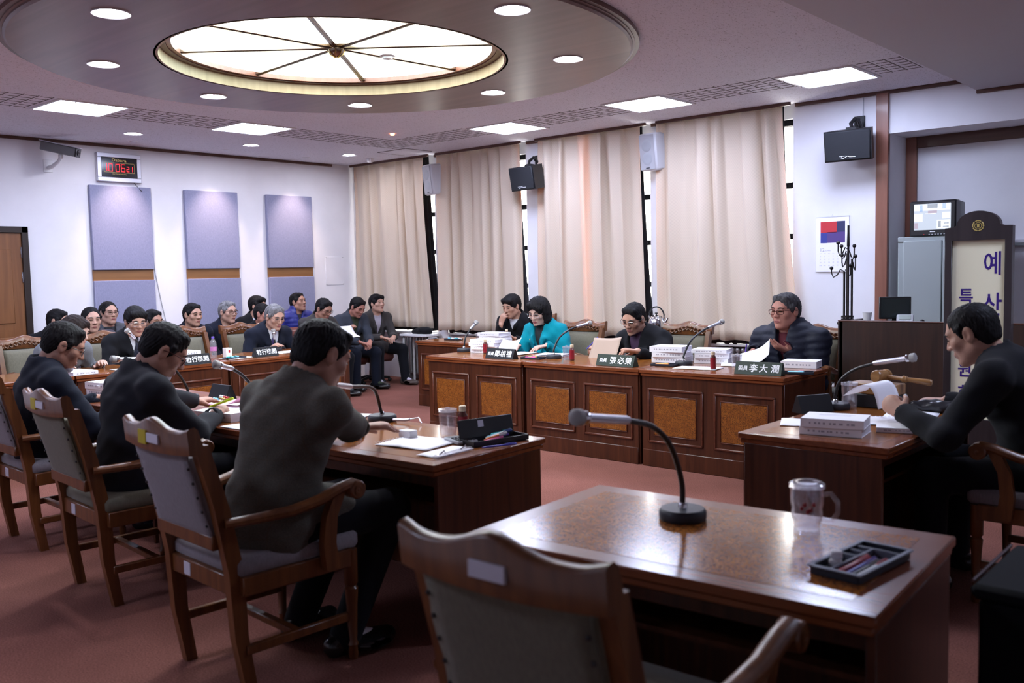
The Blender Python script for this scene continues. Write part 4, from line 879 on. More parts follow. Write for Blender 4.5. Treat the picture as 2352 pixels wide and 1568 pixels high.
def f_ell(c, r, R=None):
    c = V3(c); r = V3(r); R = np.eye(3) if R is None else np.asarray(R); e = np.sqrt(((R.T*r)**2).sum(1)); lo, hi = c-e, c+e
    def fn(X, Y, Z):
        x, y, z = X-c[0], Y-c[1], Z-c[2]; u = R[0, 0]*x+R[0, 1]*y+R[0, 2]*z; v = R[1, 0]*x+R[1, 1]*y+R[1, 2]*z; w_ = R[2, 0]*x+R[2, 1]*y+R[2, 2]*z
        k0 = np.sqrt((u/r[0])**2+(v/r[1])**2+(w_/r[2])**2); k1 = np.sqrt((u/r[0]**2)**2+(v/r[1]**2)**2+(w_/r[2]**2)**2)
        return k0*(k0-1)/(k1+1e-6)
    return fn, lo, hi
def axis_pts(lo, hi, coarse, fines):
    """grid coordinates, dense inside the given intervals"""
    pts = [lo]; q = lo
    while q < hi:
        st = coarse
        for a, b, f in fines:
            if a-f*2 <= q <= b: st = min(st, f)
            elif q < a and q+coarse > a: st = min(st, max(f, a-q))
        q += st; pts.append(q)
    return pts
def mesh_obj(name, V, F, mats, parent, base, fm=None):
    me = bpy.data.meshes.new(name); V = V-base
    me.vertices.add(len(V)); me.vertices.foreach_set('co', V.astype(np.float32).ravel())
    me.loops.add(len(F)*4); me.loops.foreach_set('vertex_index', F.astype(np.int32).ravel())
    me.polygons.add(len(F)); me.polygons.foreach_set('loop_start', np.arange(0, len(F)*4, 4, dtype=np.int32)); me.polygons.foreach_set('loop_total', np.full(len(F), 4, np.int32))
    for m_ in mats: me.materials.append(M[m_])
    if fm is not None: me.polygons.foreach_set('material_index', fm.astype(np.int32))
    me.update(calc_edges=True); me.validate(); me.shade_smooth()
    o = bpy.data.objects.new(name, me); COL.objects.link(o)
    if parent is not None: o.parent = parent
    return o
HEAD = lambda w_=1.0: [  # (kind, ...) in head units: x right, y forward, z up, origin mid-head
    ('e', (0, -.012, .032), (.076*w_, .096, .082), .02, 'u'), ('e', (0, .026, -.040), (.060*w_, .062, .070), .035, 'u'),
    ('c', (-.053*w_, -.005, -.052), (-.012, .066, -.098), .020, .017, .025, 'u'), ('c', (.053*w_, -.005, -.052), (.012, .066, -.098), .020, .017, .025, 'u'),
    ('c', (-.036, .071, .026), (.036, .071, .026), .015, .015, .02, 'u'),
    ('e', (-.043*w_, .058, -.018), (.024, .022, .022), .02, 'u'), ('e', (.043*w_, .058, -.018), (.024, .022, .022), .02, 'u'),
    ('e', (-.030, .094, .006), (.017, .013, .0105), .010, 's'), ('e', (.030, .094, .006), (.017, .013, .0105), .010, 's'),
    ('e', (-.030, .071, .006), (.0145, .0135, .0125), .003, 'u'), ('e', (.030, .071, .006), (.0145, .0135, .0125), .003, 'u'),
    ('c', (0, .084, .014), (0, .102, -.024), .0075, .0115, .012, 'u'), ('e', (-.0125, .092, -.027), (.009, .011, .008), .008, 'u'), ('e', (.0125, .092, -.027), (.009, .011, .008), .008, 'u'),
    ('c', (-.018, .082, -.0555), (.018, .082, -.0555), .0075, .0075, .010, 'u'), ('c', (-.015, .080, -.067), (.015, .080, -.067), .0085, .0085, .010, 'u'), ('c', (-.022, .094, -.0612), (.022, .094, -.0612), .0026, .0026, .004, 's'),
    ('e', (0, .072, -.094), (.018, .016, .015), .015, 'u'),
    ('e', (-.0785*w_, -.006, -.004), (.012, .021, .033), .006, 'u'), ('e', (.0785*w_, -.006, -.004), (.012, .021, .033), .006, 'u'),
    ('e', (-.093*w_, -.001, -.001), (.010, .011, .019), .006, 's'), ('e', (.093*w_, -.001, -.001), (.010, .011, .019), .006, 's')]
def head_frame(yaw, pitch, roll):
    f = V3(math.cos(yaw)*math.cos(pitch), math.sin(yaw)*math.cos(pitch), -math.sin(pitch)); r = V3(math.sin(yaw), -math.cos(yaw), 0); u = np.cross(r, f)
    r, u = r*math.cos(roll)+u*math.sin(roll), u*math.cos(roll)-r*math.sin(roll)
    return np.stack([r, f, u])       # rows: right, forward, up
def ik(S_, W_, l1, l2, pole):
    d = W_-S_; L = np.linalg.norm(d)
    if L > (l1+l2)*.995: W_ = S_+d/L*(l1+l2)*.995; d = W_-S_; L = np.linalg.norm(d)
    a = (l1*l1-l2*l2+L*L)/(2*L); h = math.sqrt(max(0, l1*l1-a*a)); dn = d/L; p = pole-dn*(pole @ dn); return S_+dn*a+nrm(p)*h, W_
def suit(name, col, rough=.9, bump=.25, bscale=500, var=.12, sheen=.04):
    plain(name, col, rough, spec=.2, bump=bump, bscale=bscale, var=var, vscale=220, sheen=sheen)
suit('suit_black', (.0065, .0065, .009)); suit('suit_navy', (.008, .010, .020)); suit('suit_charcoal', (.017, .018, .024)); suit('suit_grey', (.062, .066, .082)); suit('suit_slate', (.040, .046, .062)); suit('suit_brownish', (.050, .045, .045)); suit('trouser_dark', (.0055, .006, .009)); suit('trouser_navy', (.007, .009, .018))
plain('puffer_navy', (.009, .011, .024), .62, spec=.3, bump=.4, bscale=40); plain('puffer_blue', (.022, .028, .20), .42, bump=.3, bscale=60); plain('puffer_dark', (.020, .021, .034), .4, bump=.3, bscale=60)
suit('teal_wool', (.0, .215, .285), .9, .4, 400, .10); suit('grey_wool', (.155, .165, .185), .9, .5, 300, .2); suit('fur_grey', (.10, .095, .11), 1.0, 1.0, 260, .45)
plain('shirt_white', (.66, .67, .74), .8); plain('shirt_black', (.012, .012, .014), .8); plain('shirt_violet', (.045, .018, .05), .8); plain('shirt_maroon', (.10, .012, .022), .85, bump=.4, bscale=300); plain('shirt_dark', (.045, .045, .055), .8); plain('shirt_olive', (.035, .045, .025), .85); plain('shirt_cream', (.66, .60, .58), .85); plain('shirt_lav', (.50, .46, .54), .8); plain('vest_dark', (.014, .014, .02), .9)
plain('tie_navy', (.02, .022, .06), .5, var=.5, vscale=90); plain('tie_dots', (.03, .035, .06), .5, var=.8, vscale=120); plain('tie_violet', (.05, .035, .12), .5)
def skin(name, c): plain(name, c, .48, spec=.35, sss=.06, var=.08, vscale=22, bump=.12, bscale=160)
skin('skin_a', (.48, .27, .195)); skin('skin_b', (.40, .205, .145)); skin('skin_c', (.52, .30, .225)); skin('skin_pale', (.58, .37, .30)); skin('skin_red', (.44, .20, .15))
plain('lip', (.30, .10, .095), .45); plain('lip_red', (.33, .07, .08), .4); plain('eye_dark', (.016, .010, .008), .2); plain('brow', (.018, .014, .013), .8)
def hairmat(name, c, var=.3):
    plain(name, c, .62, spec=.16, bump=.9, bscale=55, var=var, vscale=60, stretch=(1, 1, .35))
hairmat('hair_black', (.0085, .0075, .0085)); hairmat('hair_grey', (.16, .155, .165), .5); hairmat('hair_saltpepper', (.05, .048, .052), .6); hairmat('hair_brown', (.022, .014, .013))
plain('shoe_black', (.010, .010, .011), .25, coat=.3); plain('shoe_brown', (.07, .05, .042), .6)
# tweed with a faint window-pane check
m, nt, b = nodes('tweed'); L = nt.links
tc = N(nt, 'ShaderNodeTexCoord'); n1 = N(nt, 'ShaderNodeTexNoise', i_Scale=420.0, i_Detail=2.0); L.new(tc.outputs['Object'], n1.inputs['Vector'])
r = ramp(nt, [(.3, (.045, .041, .034)), (.7, (.12, .11, .09))]); L.new(n1.outputs[0], r.inputs[0])
sx_ = N(nt, 'ShaderNodeSeparateXYZ'); L.new(tc.outputs['Object'], sx_.inputs[0]); tot = None
for ch_ in ('X', 'Z'):
    mu = N(nt, 'ShaderNodeMath', operation='MULTIPLY'); mu.inputs[1].default_value = 1/.055; L.new(sx_.outputs[ch_], mu.inputs[0]); fr_ = N(nt, 'ShaderNodeMath', operation='FRACT'); L.new(mu.outputs[0], fr_.inputs[0]); lt = N(nt, 'ShaderNodeMath', operation='LESS_THAN'); lt.inputs[1].default_value = .07; L.new(fr_.outputs[0], lt.inputs[0])
    if tot is None: tot = lt
    else: mxm = N(nt, 'ShaderNodeMath', operation='MAXIMUM'); L.new(tot.outputs[0], mxm.inputs[0]); L.new(lt.outputs[0], mxm.inputs[1]); tot = mxm
ml = N(nt, 'ShaderNodeMath', operation='MULTIPLY'); ml.inputs[1].default_value = .30; L.new(tot.outputs[0], ml.inputs[0])
mx = N(nt, 'ShaderNodeMixRGB'); L.new(ml.outputs[0], mx.inputs[0]); L.new(r.outputs[0], mx.inputs[1]); mx.inputs[2].default_value = (.09, .055, .03, 1); L.new(mx.outputs[0], b.inputs['Base Color'])
bp = N(nt, 'ShaderNodeBump', i_Strength=.4, i_Distance=.002); L.new(n1.outputs[0], bp.inputs['Height']); L.new(bp.outputs[0], b.inputs['Normal']); b.inputs['Roughness'].default_value = .95; b.inputs['Specular IOR Level'].default_value = .15; b.inputs['Sheen Weight'].default_value = .08

def person(label, hip, yaw, head, hyaw=None, hpitch=0.0, hroll=0.0, hands=(None, None), hdir=(None, None), hnorm=(None, None), curl=(.5, .5), skin_='skin_a', hair='short', hairm='hair_black', jacket='suit_black', jstyle='suit', shirt='shirt_white', tie=None, trousers='trouser_dark', shoes='shoe_black', glasses=None, S=1.08, fine=.006, jres=.010, seatz=.48, knee_spread=.10, shin=.0, legs=True, wide=1.0, collar=True, vdepth=.26, headw=1.0, brow='brow', lip='lip', feet_fwd=(0, 0), elbow_out=.5, pin=None):
    hyaw = yaw if hyaw is None else hyaw
    fine *= 1.18; jres *= 1.15
    f = V3(math.cos(yaw), math.sin(yaw), 0); rt = V3(math.sin(yaw), -math.cos(yaw), 0); up = V3(0, 0, 1)
    H = V3(head); base = V3(hip[0], hip[1], 0); P = V3(hip[0], hip[1], seatz+.10)
    R = head_frame(hyaw, hpitch, hroll); hs = S*1.0
    def hw(p): return H+(R.T @ (V3(p)*hs))
    ax = nrm(H-P); hb = hw((0, -.028, -.075)); Nk = hb-.062*S*nrm(.65*ax+.35*R[2])-f*.012
    a = nrm(Nk-P); ff = nrm(f-a*(f @ a)); TL = np.linalg.norm(Nk-P)
    chest = P+a*TL*.70-ff*.012; waist = P+a*TL*.32-ff*.012; shc = Nk-a*.058*S-ff*.008
    wS = .180*S*wide
    SH = [shc+rt*wS*s for s in (-1, 1)]        # left, right
    l1, l2 = .285*S, .255*S; EL = []; WR = []; HD = []
    for i, s in enumerate((-1, 1)):
        tgt = hands[i]
        if tgt is None: tgt = P+f*.33+rt*s*.11+up*.085
        tgt = V3(tgt); hd = hdir[i]
        pole = -up*.85+rt*s*elbow_out-f*.25
        if hd is None:
            e0, _ = ik(SH[i], tgt, l1, l2+.08*S, pole); hd = nrm(tgt-e0)
        hd = nrm(hd); w0 = tgt-hd*.075*S
        e, w1 = ik(SH[i], w0, l1, l2, pole); EL.append(e); WR.append(w1); HD.append(hd)
    # ---- legs
    HJ = [P+rt*s*.085*S-up*.01 for s in (-1, 1)]; KN = []; AN = []; TO = []
    for i, s in enumerate((-1, 1)):
        k_ = HJ[i]+f*.43*S+rt*s*knee_spread; k_[2] = seatz+.055; KN.append(k_)
        an = k_+f*(shin+feet_fwd[i]); an[2] = .085; AN.append(an); t_ = an+nrm(f+rt*s*.2)*.16; t_[2] = .035; TO.append(t_)
    # ---- body
    lo = np.min(np.stack([P-.25, H-.2]+[w_-.16 for w_ in WR]+SH+([*AN, *TO, *KN] if legs else [])), 0)-.12; hi = np.max(np.stack([P+.25, H+.2]+[w_+.16 for w_ in WR]+SH+([*AN, *TO, *KN] if legs else [])), 0)+.12
    lo[2] = max(lo[2], -.02) if legs else min(P[2]-.15, min(WR[0][2], WR[1][2])-.12)
    fines = [[], [], []]
    for ax_ in range(3):
        fines[ax_].append((H[ax_]-(.145 if ax_ < 2 else .25)*S, H[ax_]+.145*S, fine))
        for i in range(2):
            c = WR[i]+HD[i]*.09*S; fines[ax_].append((c[ax_]-.105*S, c[ax_]+.105*S, fine*1.15))
    F = Field(*[axis_pts(lo[i], hi[i], .022, fines[i]) for i in range(3)])
    fl = (ff, .70)
    F.cone(P, waist, .135*S*wide, .128*S*wide, .03, fl); F.cone(waist, chest, .128*S*wide, .140*S*wide, .04, fl); F.cone(chest-rt*.06, chest+rt*.06, .098*S, .098*S, .05, (ff, .9)); F.cone(chest, Nk-a*.03, .125*S, .06*S, .05, fl)
    F.cone(SH[0], SH[1], .048*S, .048*S, .04)
    F.cone(Nk-a*.03, hb, .057*S, .052*S, .03); F.cone(Nk-a*.01, hw((0, -.02, -.04)), .054*S, .056*S, .03)
    for i in range(2):
        F.cone(SH[i], EL[i], .043*S, .036*S, .03); F.cone(EL[i], WR[i], .036*S, .0245*S, .02)
        if legs: F.cone(HJ[i], KN[i], .072*S, .05*S, .03); F.cone(KN[i], AN[i], .05*S, .034*S, .02); F.cone(AN[i], TO[i], .034, .024, .02)
    for q in HEAD(headw):
        if q[0] == 'e': F.ell(hw(q[1]), V3(q[2])*hs, R, q[3]*hs, q[4])
        else: F.cone(hw(q[1]), hw(q[2]), q[3]*hs, q[4]*hs, q[5]*hs, None, q[6])
    # hands: palm, four fingers of unequal length with two bends, thumb from the side
    for i, s in enumerate((-1, 1)):
        d = HD[i]; n = hnorm[i]; n = V3(0, 0, -1) if n is None else V3(n); n = n-d*(n @ d)
        n = nrm(n) if np.linalg.norm(n) > 1e-3 else nrm(np.cross(d, rt)); sd = np.cross(d, n)*s    # towards the thumb
        w0 = WR[i]; q = S*1.0; cu = curl[i]
        F.cone(w0-d*.01, w0+d*.085*q, .028*q, .040*q, .012, (n, .42))
        for j, (o, ln) in enumerate(((.030, .072), (.010, .080), (-.010, .074), (-.029, .058))):
            b0 = w0+d*(.088-.006*abs(j-1.2))*q+sd*o*q; c1, c2 = cu*.75, cu*1.7
            d1 = d*math.cos(c1)+n*math.sin(c1)+sd*(o*2.5); d1 = nrm(d1); d2 = nrm(d*math.cos(c2)+n*math.sin(c2)+sd*o*1.2)
            m1 = b0+d1*ln*.52*q; F.cone(b0-d*.012*q, m1, .0092*q, .0082*q, .004); F.cone(m1, m1+d2*ln*.5*q, .0082*q, .0068*q, .003)
        t0 = w0+d*.022*q+sd*.024*q+n*.006; td = nrm(d*.62+sd*.62+n*.35); t1 = t0+td*.042*q; t2 = t1+nrm(d*.9+sd*.12+n*(.2+.35*cu))*.038*q
        F.cone(t0, t1, .0145*q, .0108*q, .010); F.cone(t1, t2, .0105*q, .0085*q, .004)
    Vb, Fb = F.mesh()
    cen = Vb[Fb].mean(1); isk = ((cen-(Nk+a*.005)) @ a > 0) & (np.linalg.norm(cen-H, axis=1) < .33)
    for i in range(2):
        q = cen-WR[i]; t_ = q @ HD[i]; rr_ = np.linalg.norm(q-np.clip(t_, 0, .2)[:, None]*HD[i], axis=1); isk |= (t_ > -.035) & (rr_ < .075)
    body = mesh_obj('person', Vb, Fb, [skin_, shirt], None, base, np.where(isk, 0, 1)); body.location = tuple(base)
    tag(body, label, 'person')
    # ---- jacket
    slv = [WR[i]-nrm(WR[i]-EL[i])*.012 for i in range(2)]
    jp = [P-.30, P+.30, Nk+.1, Nk-.1]+[x+q for x in SH+EL+slv for q in (-.10, .10)]
    lo = np.min(np.stack(jp), 0); hi = np.max(np.stack(jp), 0); lo[2] = min(seatz-.03, slv[0][2]-.07, slv[1][2]-.07)
    G_ = Field(*[np.arange(lo[i], hi[i]+jres, jres) for i in range(3)])
    pf = jstyle == 'puffer'; e = .014 if pf else 0.0; fj = (ff, .74)
    hem = P-a*.045-ff*.03
    G_.cone(hem, waist, (.172+e)*S*wide, (.152+e)*S*wide, .04, fj); G_.cone(waist, chest, (.152+e)*S*wide, (.166+e)*S*wide, .05, fj); G_.cone(chest-rt*.07, chest+rt*.07, (.115+e)*S, (.115+e)*S, .05, (ff, .95)); G_.cone(chest, Nk-a*.035, .15*S, .083*S, .06, fj)
    G_.cone(SH[0]-a*.004, SH[1]-a*.004, (.064+e)*S, (.064+e)*S, .05); G_.cone(Nk-a*.03-ff*.005, Nk+a*.040*S-ff*.012, .085*S, .068*S, .03)
    for s in (-1, 1): G_.cone(Nk-a*.01-ff*.01, (SH[0] if s < 0 else SH[1])+a*.012, .066*S, .052*S, .05)
    for i, s in enumerate((-1, 1)):
        G_.cone(SH[i], EL[i], (.066+e)*S, (.056+e)*S, .03); G_.cone(EL[i], slv[i], (.056+e)*S, (.042+e*.6)*S, .025)
        if jstyle != 'short': G_.cone(HJ[i]+a*.01-rt*s*.01, HJ[i]+f*.20+up*.012, .108*S, .098*S, .05)
    if jstyle == 'suit':                       # rolled lapels
        for s in (-1, 1):
            p0 = Nk-a*.005+rt*s*.070*S+ff*.035*S; p1 = Nk-a*vdepth*S*.45+rt*s*.062*S+ff*.122*S; p2 = Nk-a*vdepth*S+rt*s*.012+ff*.128*S
            G_.cone(p0, p1, .020, .026, .012, (ff, .5)); G_.cone(p1, p2, .026, .012, .012, (ff, .5))
    if pf:
        G_.cone(Nk-ff*.012, Nk+a*.05*S-ff*.012, .094*S, .088*S, .03)
    # folds
    rs = np.random.RandomState(abs(hash(label)) % 1000 if False else int(abs(H[0]*1000)) % 997); k1 = rs.rand(6)*6.28
    X = G_.a[0][:, None, None]; Y = G_.a[1][None, :, None]; Z = G_.a[2][None, None, :]
    U = (X-P[0])*a[0]+(Y-P[1])*a[1]+(Z-P[2])*a[2]
    if pf:
        Sx = (X-P[0])*rt[0]+(Y-P[1])*rt[1]; G_.d -= (.0075*np.abs(np.sin((U+.012*np.sin(Sx*17+k1[0]))/.055*PI))-.004+.003*np.sin(Sx*40+U*25)*np.sin(U*50+k1[1])).astype(np.float32)
    else:
        Sx = (X-P[0])*rt[0]+(Y-P[1])*rt[1]
        G_.d += (.0046*np.sin(U*34+Sx*16+k1[0])*np.sin(Sx*21-U*9+k1[1])+.0034*np.sin(U*61-Sx*24+k1[2])*np.sin((X+Y)*29+k1[3])).astype(np.float32)
    if jstyle in ('suit', 'open'):             # turned-down collar with a crease below it
        G_.cone(Nk+a*.016*S-ff*.012, Nk-a*.030*S-ff*.026, .070*S, .094*S, .004, (ff, .92)); G_.op(lambda X, Y, Z: .5*(np.abs((X-Nk[0])*a[0]+(Y-Nk[1])*a[1]+(Z-Nk[2])*a[2]+.048*S)-.003)+np.maximum(0, (np.sqrt(((X-Nk[0])*rt[0]+(Y-Nk[1])*rt[1])**2+((X-Nk[0])*ff[0]+(Y-Nk[1])*ff[1]+(Z-Nk[2])*ff[2])**2)-.10*S)), Nk-.12, Nk+.05, .006, 's') if False else None
    # cut the sleeves, the neck opening and the front V
    for i in range(2):
        G_.cone(slv[i]-nrm(WR[i]-EL[i])*.004, slv[i]+nrm(WR[i]-EL[i])*.06, .029*S, .034*S, .003, None, 's')
    G_.cone(Nk-a*.06, Nk+a*.12, .059*S, .066*S, .004, None, 's')
    if jstyle in ('suit', 'open', 'puffer'):
        vd = vdepth*S; wv_ = (.062 if jstyle == 'suit' else .052 if jstyle == 'open' else .040)*S
        def vfn(X, Y, Z):
            x = (X-Nk[0])*rt[0]+(Y-Nk[1])*rt[1]+(Z-Nk[2])*rt[2]; y = (X-Nk[0])*ff[0]+(Y-Nk[1])*ff[1]+(Z-Nk[2])*ff[2]; z = (X-Nk[0])*a[0]+(Y-Nk[1])*a[1]+(Z-Nk[2])*a[2]
            wz = wv_*np.clip((z+vd)/vd, 0, 1.15)
            return np.maximum(np.maximum(np.abs(x)-wz, .012-y), np.maximum(-vd-z, z-.12))
        G_.op(vfn, Nk-.3*S, Nk+.3*S, .004, 's')
    Vj, Fj = G_.mesh(); jk = mesh_obj({'puffer': 'padded_jacket', 'suit': 'jacket', 'open': 'jacket', 'short': 'sweater'}.get(jstyle, 'jacket'), Vj, Fj, [jacket], body, base)
    def front(h, x=0.0):      # y offset of the shirt surface at height h below the neck base
        q = Vb-Nk; hh = q @ a; xx = q @ rt; yy = q @ ff; m_ = (np.abs(hh+h) < .025) & (np.abs(xx-x) < .025) & (np.abs(yy) < .25)
        return float(yy[m_].max()) if m_.any() else .1
    LOC = lambda x, y, z: tuple(Nk+rt*x+ff*y+a*z-base)
    if collar and jstyle != 'short':
        for s in (-1, 1):
            mb = MB(); P_ = []
            for q in np.linspace(.0, 1, 7):
                an = math.radians(200-q*190); cx_, cy_ = s*math.cos(math.radians(90)-an*1)*0, 0
                t_ = math.radians(-90+q*168); rr_ = .0605*S
                x_, y_ = s*abs(math.cos(t_))*rr_ if True else 0, math.sin(t_)*rr_
                P_.append([LOC(x_*1.05, y_*.98-.004, .004*S-q*.018*S), LOC(x_*1.0, y_*.95-.004, .036*S-q*.022*S), LOC(x_*1.15, y_*1.08-.003+q*.008, .012*S-q*.030*S)])
            mb.grid(P_); o = mb.build('shirt_collar', shirt, body, 180, recalc=False); md = o.modifiers.new('t', 'SOLIDIFY'); md.thickness = .003
    if tie:
        hs_ = np.linspace(.01, vdepth*S, 7); Pt = []
        for q, h in enumerate(hs_): y_ = front(h)+.006; w_ = (.016 if q == 0 else .012 if q == 1 else .014+.004*q)*1.0; Pt.append([LOC(-w_, y_-.002, -h), LOC(0, y_+.003, -h), LOC(w_, y_-.002, -h)])
        o = MB().grid(Pt).build('tie', tie, body, 180, recalc=False); md = o.modifiers.new('t', 'SOLIDIFY'); md.thickness = .006; md.offset = 0
        MB().sphere(LOC(0, front(.005)+.006, -.004), (.016, .014, .016), 10, 7).build('tie_knot', tie, o)
    if pin: MB().sphere(LOC(.085*S, front(.12, .085)+.045, -.12*S), (.009, .009, .009), 8, 6).build('badge', 'gold_ink', jk)
    # ---- trousers and shoes
    if legs:
        pts = np.stack([P-.25, P+.25]+[x+q for x in KN+AN for q in (-.11, .11)]); lo, hi = pts.min(0), pts.max(0); lo[2] = .03; hi[2] = P[2]+.12; tr = .014
        T = Field(*[np.arange(lo[i], hi[i]+tr, tr) for i in range(3)])
        T.cone(P-rt*.06-up*.01, P+rt*.06-up*.01, .128*S, .128*S, .04)
        for i in range(2): T.cone(HJ[i], KN[i], .092*S, .070*S, .035); T.cone(KN[i]+V3(0, 0, .0), AN[i]+V3(0, 0, -.01), .069*S, .056*S, .03)
        Vt, Ft = T.mesh(); Ft = Ft; mesh_obj('trousers', Vt, Ft, [trousers], body, base)
        for i in range(2):
            an, to = AN[i], TO[i]; d_ = nrm(V3(to[0]-an[0], to[1]-an[1], 0)); hl = V3(an[0], an[1], .04)-d_*.05; te = V3(an[0], an[1], .034)+d_*.19
            pts = np.stack([hl-.07, te+.07, hl+.07, te-.07]); lo, hi = pts.min(0), pts.max(0); lo[2] = -.01; hi[2] = .14
            Q = Field(*[np.arange(lo[j], hi[j]+.01, .01) for j in range(3)])
            Q.cone(hl, te, .042, .036, .02); Q.cone(hl+V3(0, 0, .01), V3(an[0], an[1], .075), .040, .044, .02); Q.ell((hl+te)/2+d_*.03-V3(0, 0, .0), (.1, .1, .03), None, .02)
            Q.op(lambda X, Y, Z: Z+X*0+Y*0-.004, V3(lo), V3(hi[0], hi[1], .01), .002, 's')
            Vq, Fq = Q.mesh(); mesh_obj('shoe', Vq, Fq, [shoes], body, base)
    # ---- hair
    hr_ = max(fine*.9, .0045); lo, hi = V3(-.125, -.15, -.2 if hair in ('bob', 'long') else -.115), V3(.125, .13, .15)
    K = Field(*[np.arange(lo[i], hi[i]+hr_, hr_) for i in range(3)])
    if hair in ('bob', 'long'):
        K.ell((0, -.015, .045), (.097, .115, .092), None, .01)
        for s in (-1, 1): K.ell((s*.080, -.005, -.015), (.028, .052, .085), None, .02); K.ell((s*.078, .0, -.075), (.030, .045, .035), None, .02)
        K.ell((0, -.075, -.03), (.085, .045, .09), None, .03); K.ell((0, -.07, -.085), (.075, .04, .035), None, .02)
        K.ell((0, .108, -.045), (.062, .075, .115), None, .012, 's')
        K.cone((.03, .076, .096), (-.066, .064, .056), .018, .014, .02); K.cone((.035, .076, .096), (.07, .056, .05), .016, .013, .02)
    elif hair == 'updo':
        K.ell((0, -.015, .040), (.090, .110, .092), None, .01); K.ell((0, -.10, .02), (.055, .045, .055), None, .02); K.ell((0, .112, -.035), (.085, .080, .115), None, .012, 's')
        for s in (-1, 1): K.ell((s*.096, .012, -.028), (.03, .05, .045), None, .01, 's')
        K.cone((.0, .078, .09), (-.072, .04, .02), .018, .012, .02); K.cone((.0, .078, .09), (.072, .04, .02), .018, .012, .02)
    else:
        t_ = {'short': 0.0, 'thick': .007, 'bald': -.0025, 'high': -.001}[hair]
        K.ell((0, -.016, .040), (.0805*headw+t_, .1005+t_, .0835+t_), None, .01); K.ell((0, -.055, -.005), (.074*headw, .052, .085), None, .03)
        for s in (-1, 1): K.cone((s*.072*headw, .022, .03), (s*.075*headw, .018, -.012), .016, .007, .015)
        hz = {'short': -.014, 'thick': -.030, 'bald': .006, 'high': -.002}[hair]
        K.ell((0, .114, hz), (.077 if hair != 'bald' else .068, .078, .105), None, .012, 's')
        for s in (-1, 1): K.ell((s*.100, .010, -.040), (.034, .048, .052), None, .008, 's')
        K.op(lambda X, Y, Z: (Z+.070)+(Y+.06)*.5+X*0, V3(lo), V3(hi[0], hi[1], 0), .01, 's')
        if hair == 'thick': K.cone((-.052, .058, .076), (.05, .062, .082), .022, .020, .03)
        if hair == 'short': K.cone((-.045, .045, .088), (.042, .048, .092), .012, .012, .03)
    x_ = K.a[0][:, None, None]; y_ = K.a[1][None, :, None]; z_ = K.a[2][None, None, :]
    th_ = np.arctan2(x_, y_+.03); K.d += ((.0016 if hair != 'bald' else .0008)*np.sin(th_*34+5*np.sin(z_*40)+k1[3])*np.clip((z_+.12)*9, 0, 1)+.0016*np.sin(th_*57-z_*150+k1[4])).astype(np.float32)
    amp = {'bob': .0026, 'updo': .0018, 'bald': .0006}.get(hair, .0013)
    K.d += (amp*np.sin(x_*190+k1[0]+y_*60)*np.sin(z_*110+y_*90+k1[1])+amp*.6*np.sin(x_*330+y_*140)*np.sin(y_*210-z_*160+k1[2])).astype(np.float32)
    Vh, Fh = K.mesh(); Vh = H+(Vh*hs) @ R; mesh_obj('hair', Vh, Fh, [hairm], body, base)
    # ---- face details
    def sy(x, z):
        ys = np.linspace(.125, .03, 96); best = np.full(96, 9.0)
        for q in HEAD(headw):
            fn = (f_ell(q[1], q[2])[0] if q[0] == 'e' else f_cone(q[1], q[2], q[3], q[4])[0]); d = fn(np.full(96, x), ys, np.full(96, z)); md_ = q[4] if q[0] == 'e' else q[6]; kk = q[3] if q[0] == 'e' else q[5]
            if md_ == 'u': h = np.maximum(kk-np.abs(d-best), 0); best = np.minimum(best, d)-h*h/(4*kk)
            else: h = np.maximum(kk-np.abs(d+best), 0); best = np.maximum(best, -d)+h*h/(4*kk)
        ins = np.nonzero(best < 0)[0]; return ys[ins[0]] if len(ins) else .07
    def hl_(x, z, o=.0): return tuple(hw((x, sy(x, z)+o, z))-base)
    for s in (-1, 1):
        MB().tube([hl_(s*.014, .0050, .0012), hl_(s*.023, .0062, .0022), hl_(s*.036, .0055, .0020), hl_(s*.046, .0035, .0008)], [.0020*S, .0046*S, .0044*S, .0014*S], 6).build('eye', 'eye_dark', body)
        MB().tube([hl_(s*.014, .0255, .0005), hl_(s*.028, .0305, .001), hl_(s*.043, .0285, .001), hl_(s*.052, .0225, .0005)], [.0040*S, .0055*S, .0048*S, .0022*S], 6, flat=.7).build('eyebrow', brow, body)
    MB().tube([hl_(-.022, -.0605, .0), hl_(-.010, -.0575, .0012), hl_(0, -.0585, .0014), hl_(.010, -.0575, .0012), hl_(.022, -.0605, .0)], [.0018*S, .0042*S, .0045*S, .0042*S, .0018*S], 6).tube([hl_(-.019, -.064, .0), hl_(0, -.067, .0012), hl_(.019, -.064, .0)], [.002*S, .0055*S, .002*S], 6).build('lips', lip, body)
    if glasses:
        gm = glasses; g = MB(); gy = .0985
        for s in (-1, 1):
            rim = [(s*.033+.025*math.copysign(abs(math.cos(t))**.6, math.cos(t)), gy-.30*abs(s*.033+.025*math.cos(t))**1.35*1.0, .002+.0165*math.copysign(abs(math.sin(t))**.7, math.sin(t))) for t in np.linspace(0, 2*PI, 21)[:-1]]
            g.tube([tuple(hw(p)-base) for p in rim], (.0022 if gm == 'glasses_thick' else .0015)*S, 5, closed=True)
            g.tube([tuple(hw(p)-base) for p in ((s*.059, gy-.018, .010), (s*.074*headw, .075, .011), (s*.085*headw, .02, .010), (s*.086*headw, -.012, .002))], .0018*S, 5)
        g.tube([tuple(hw(p)-base) for p in ((-.009, gy-.001, .005), (0, gy+.003, .008), (.009, gy-.001, .005))], .0018*S, 5)
        go = g.build('glasses', gm, body)
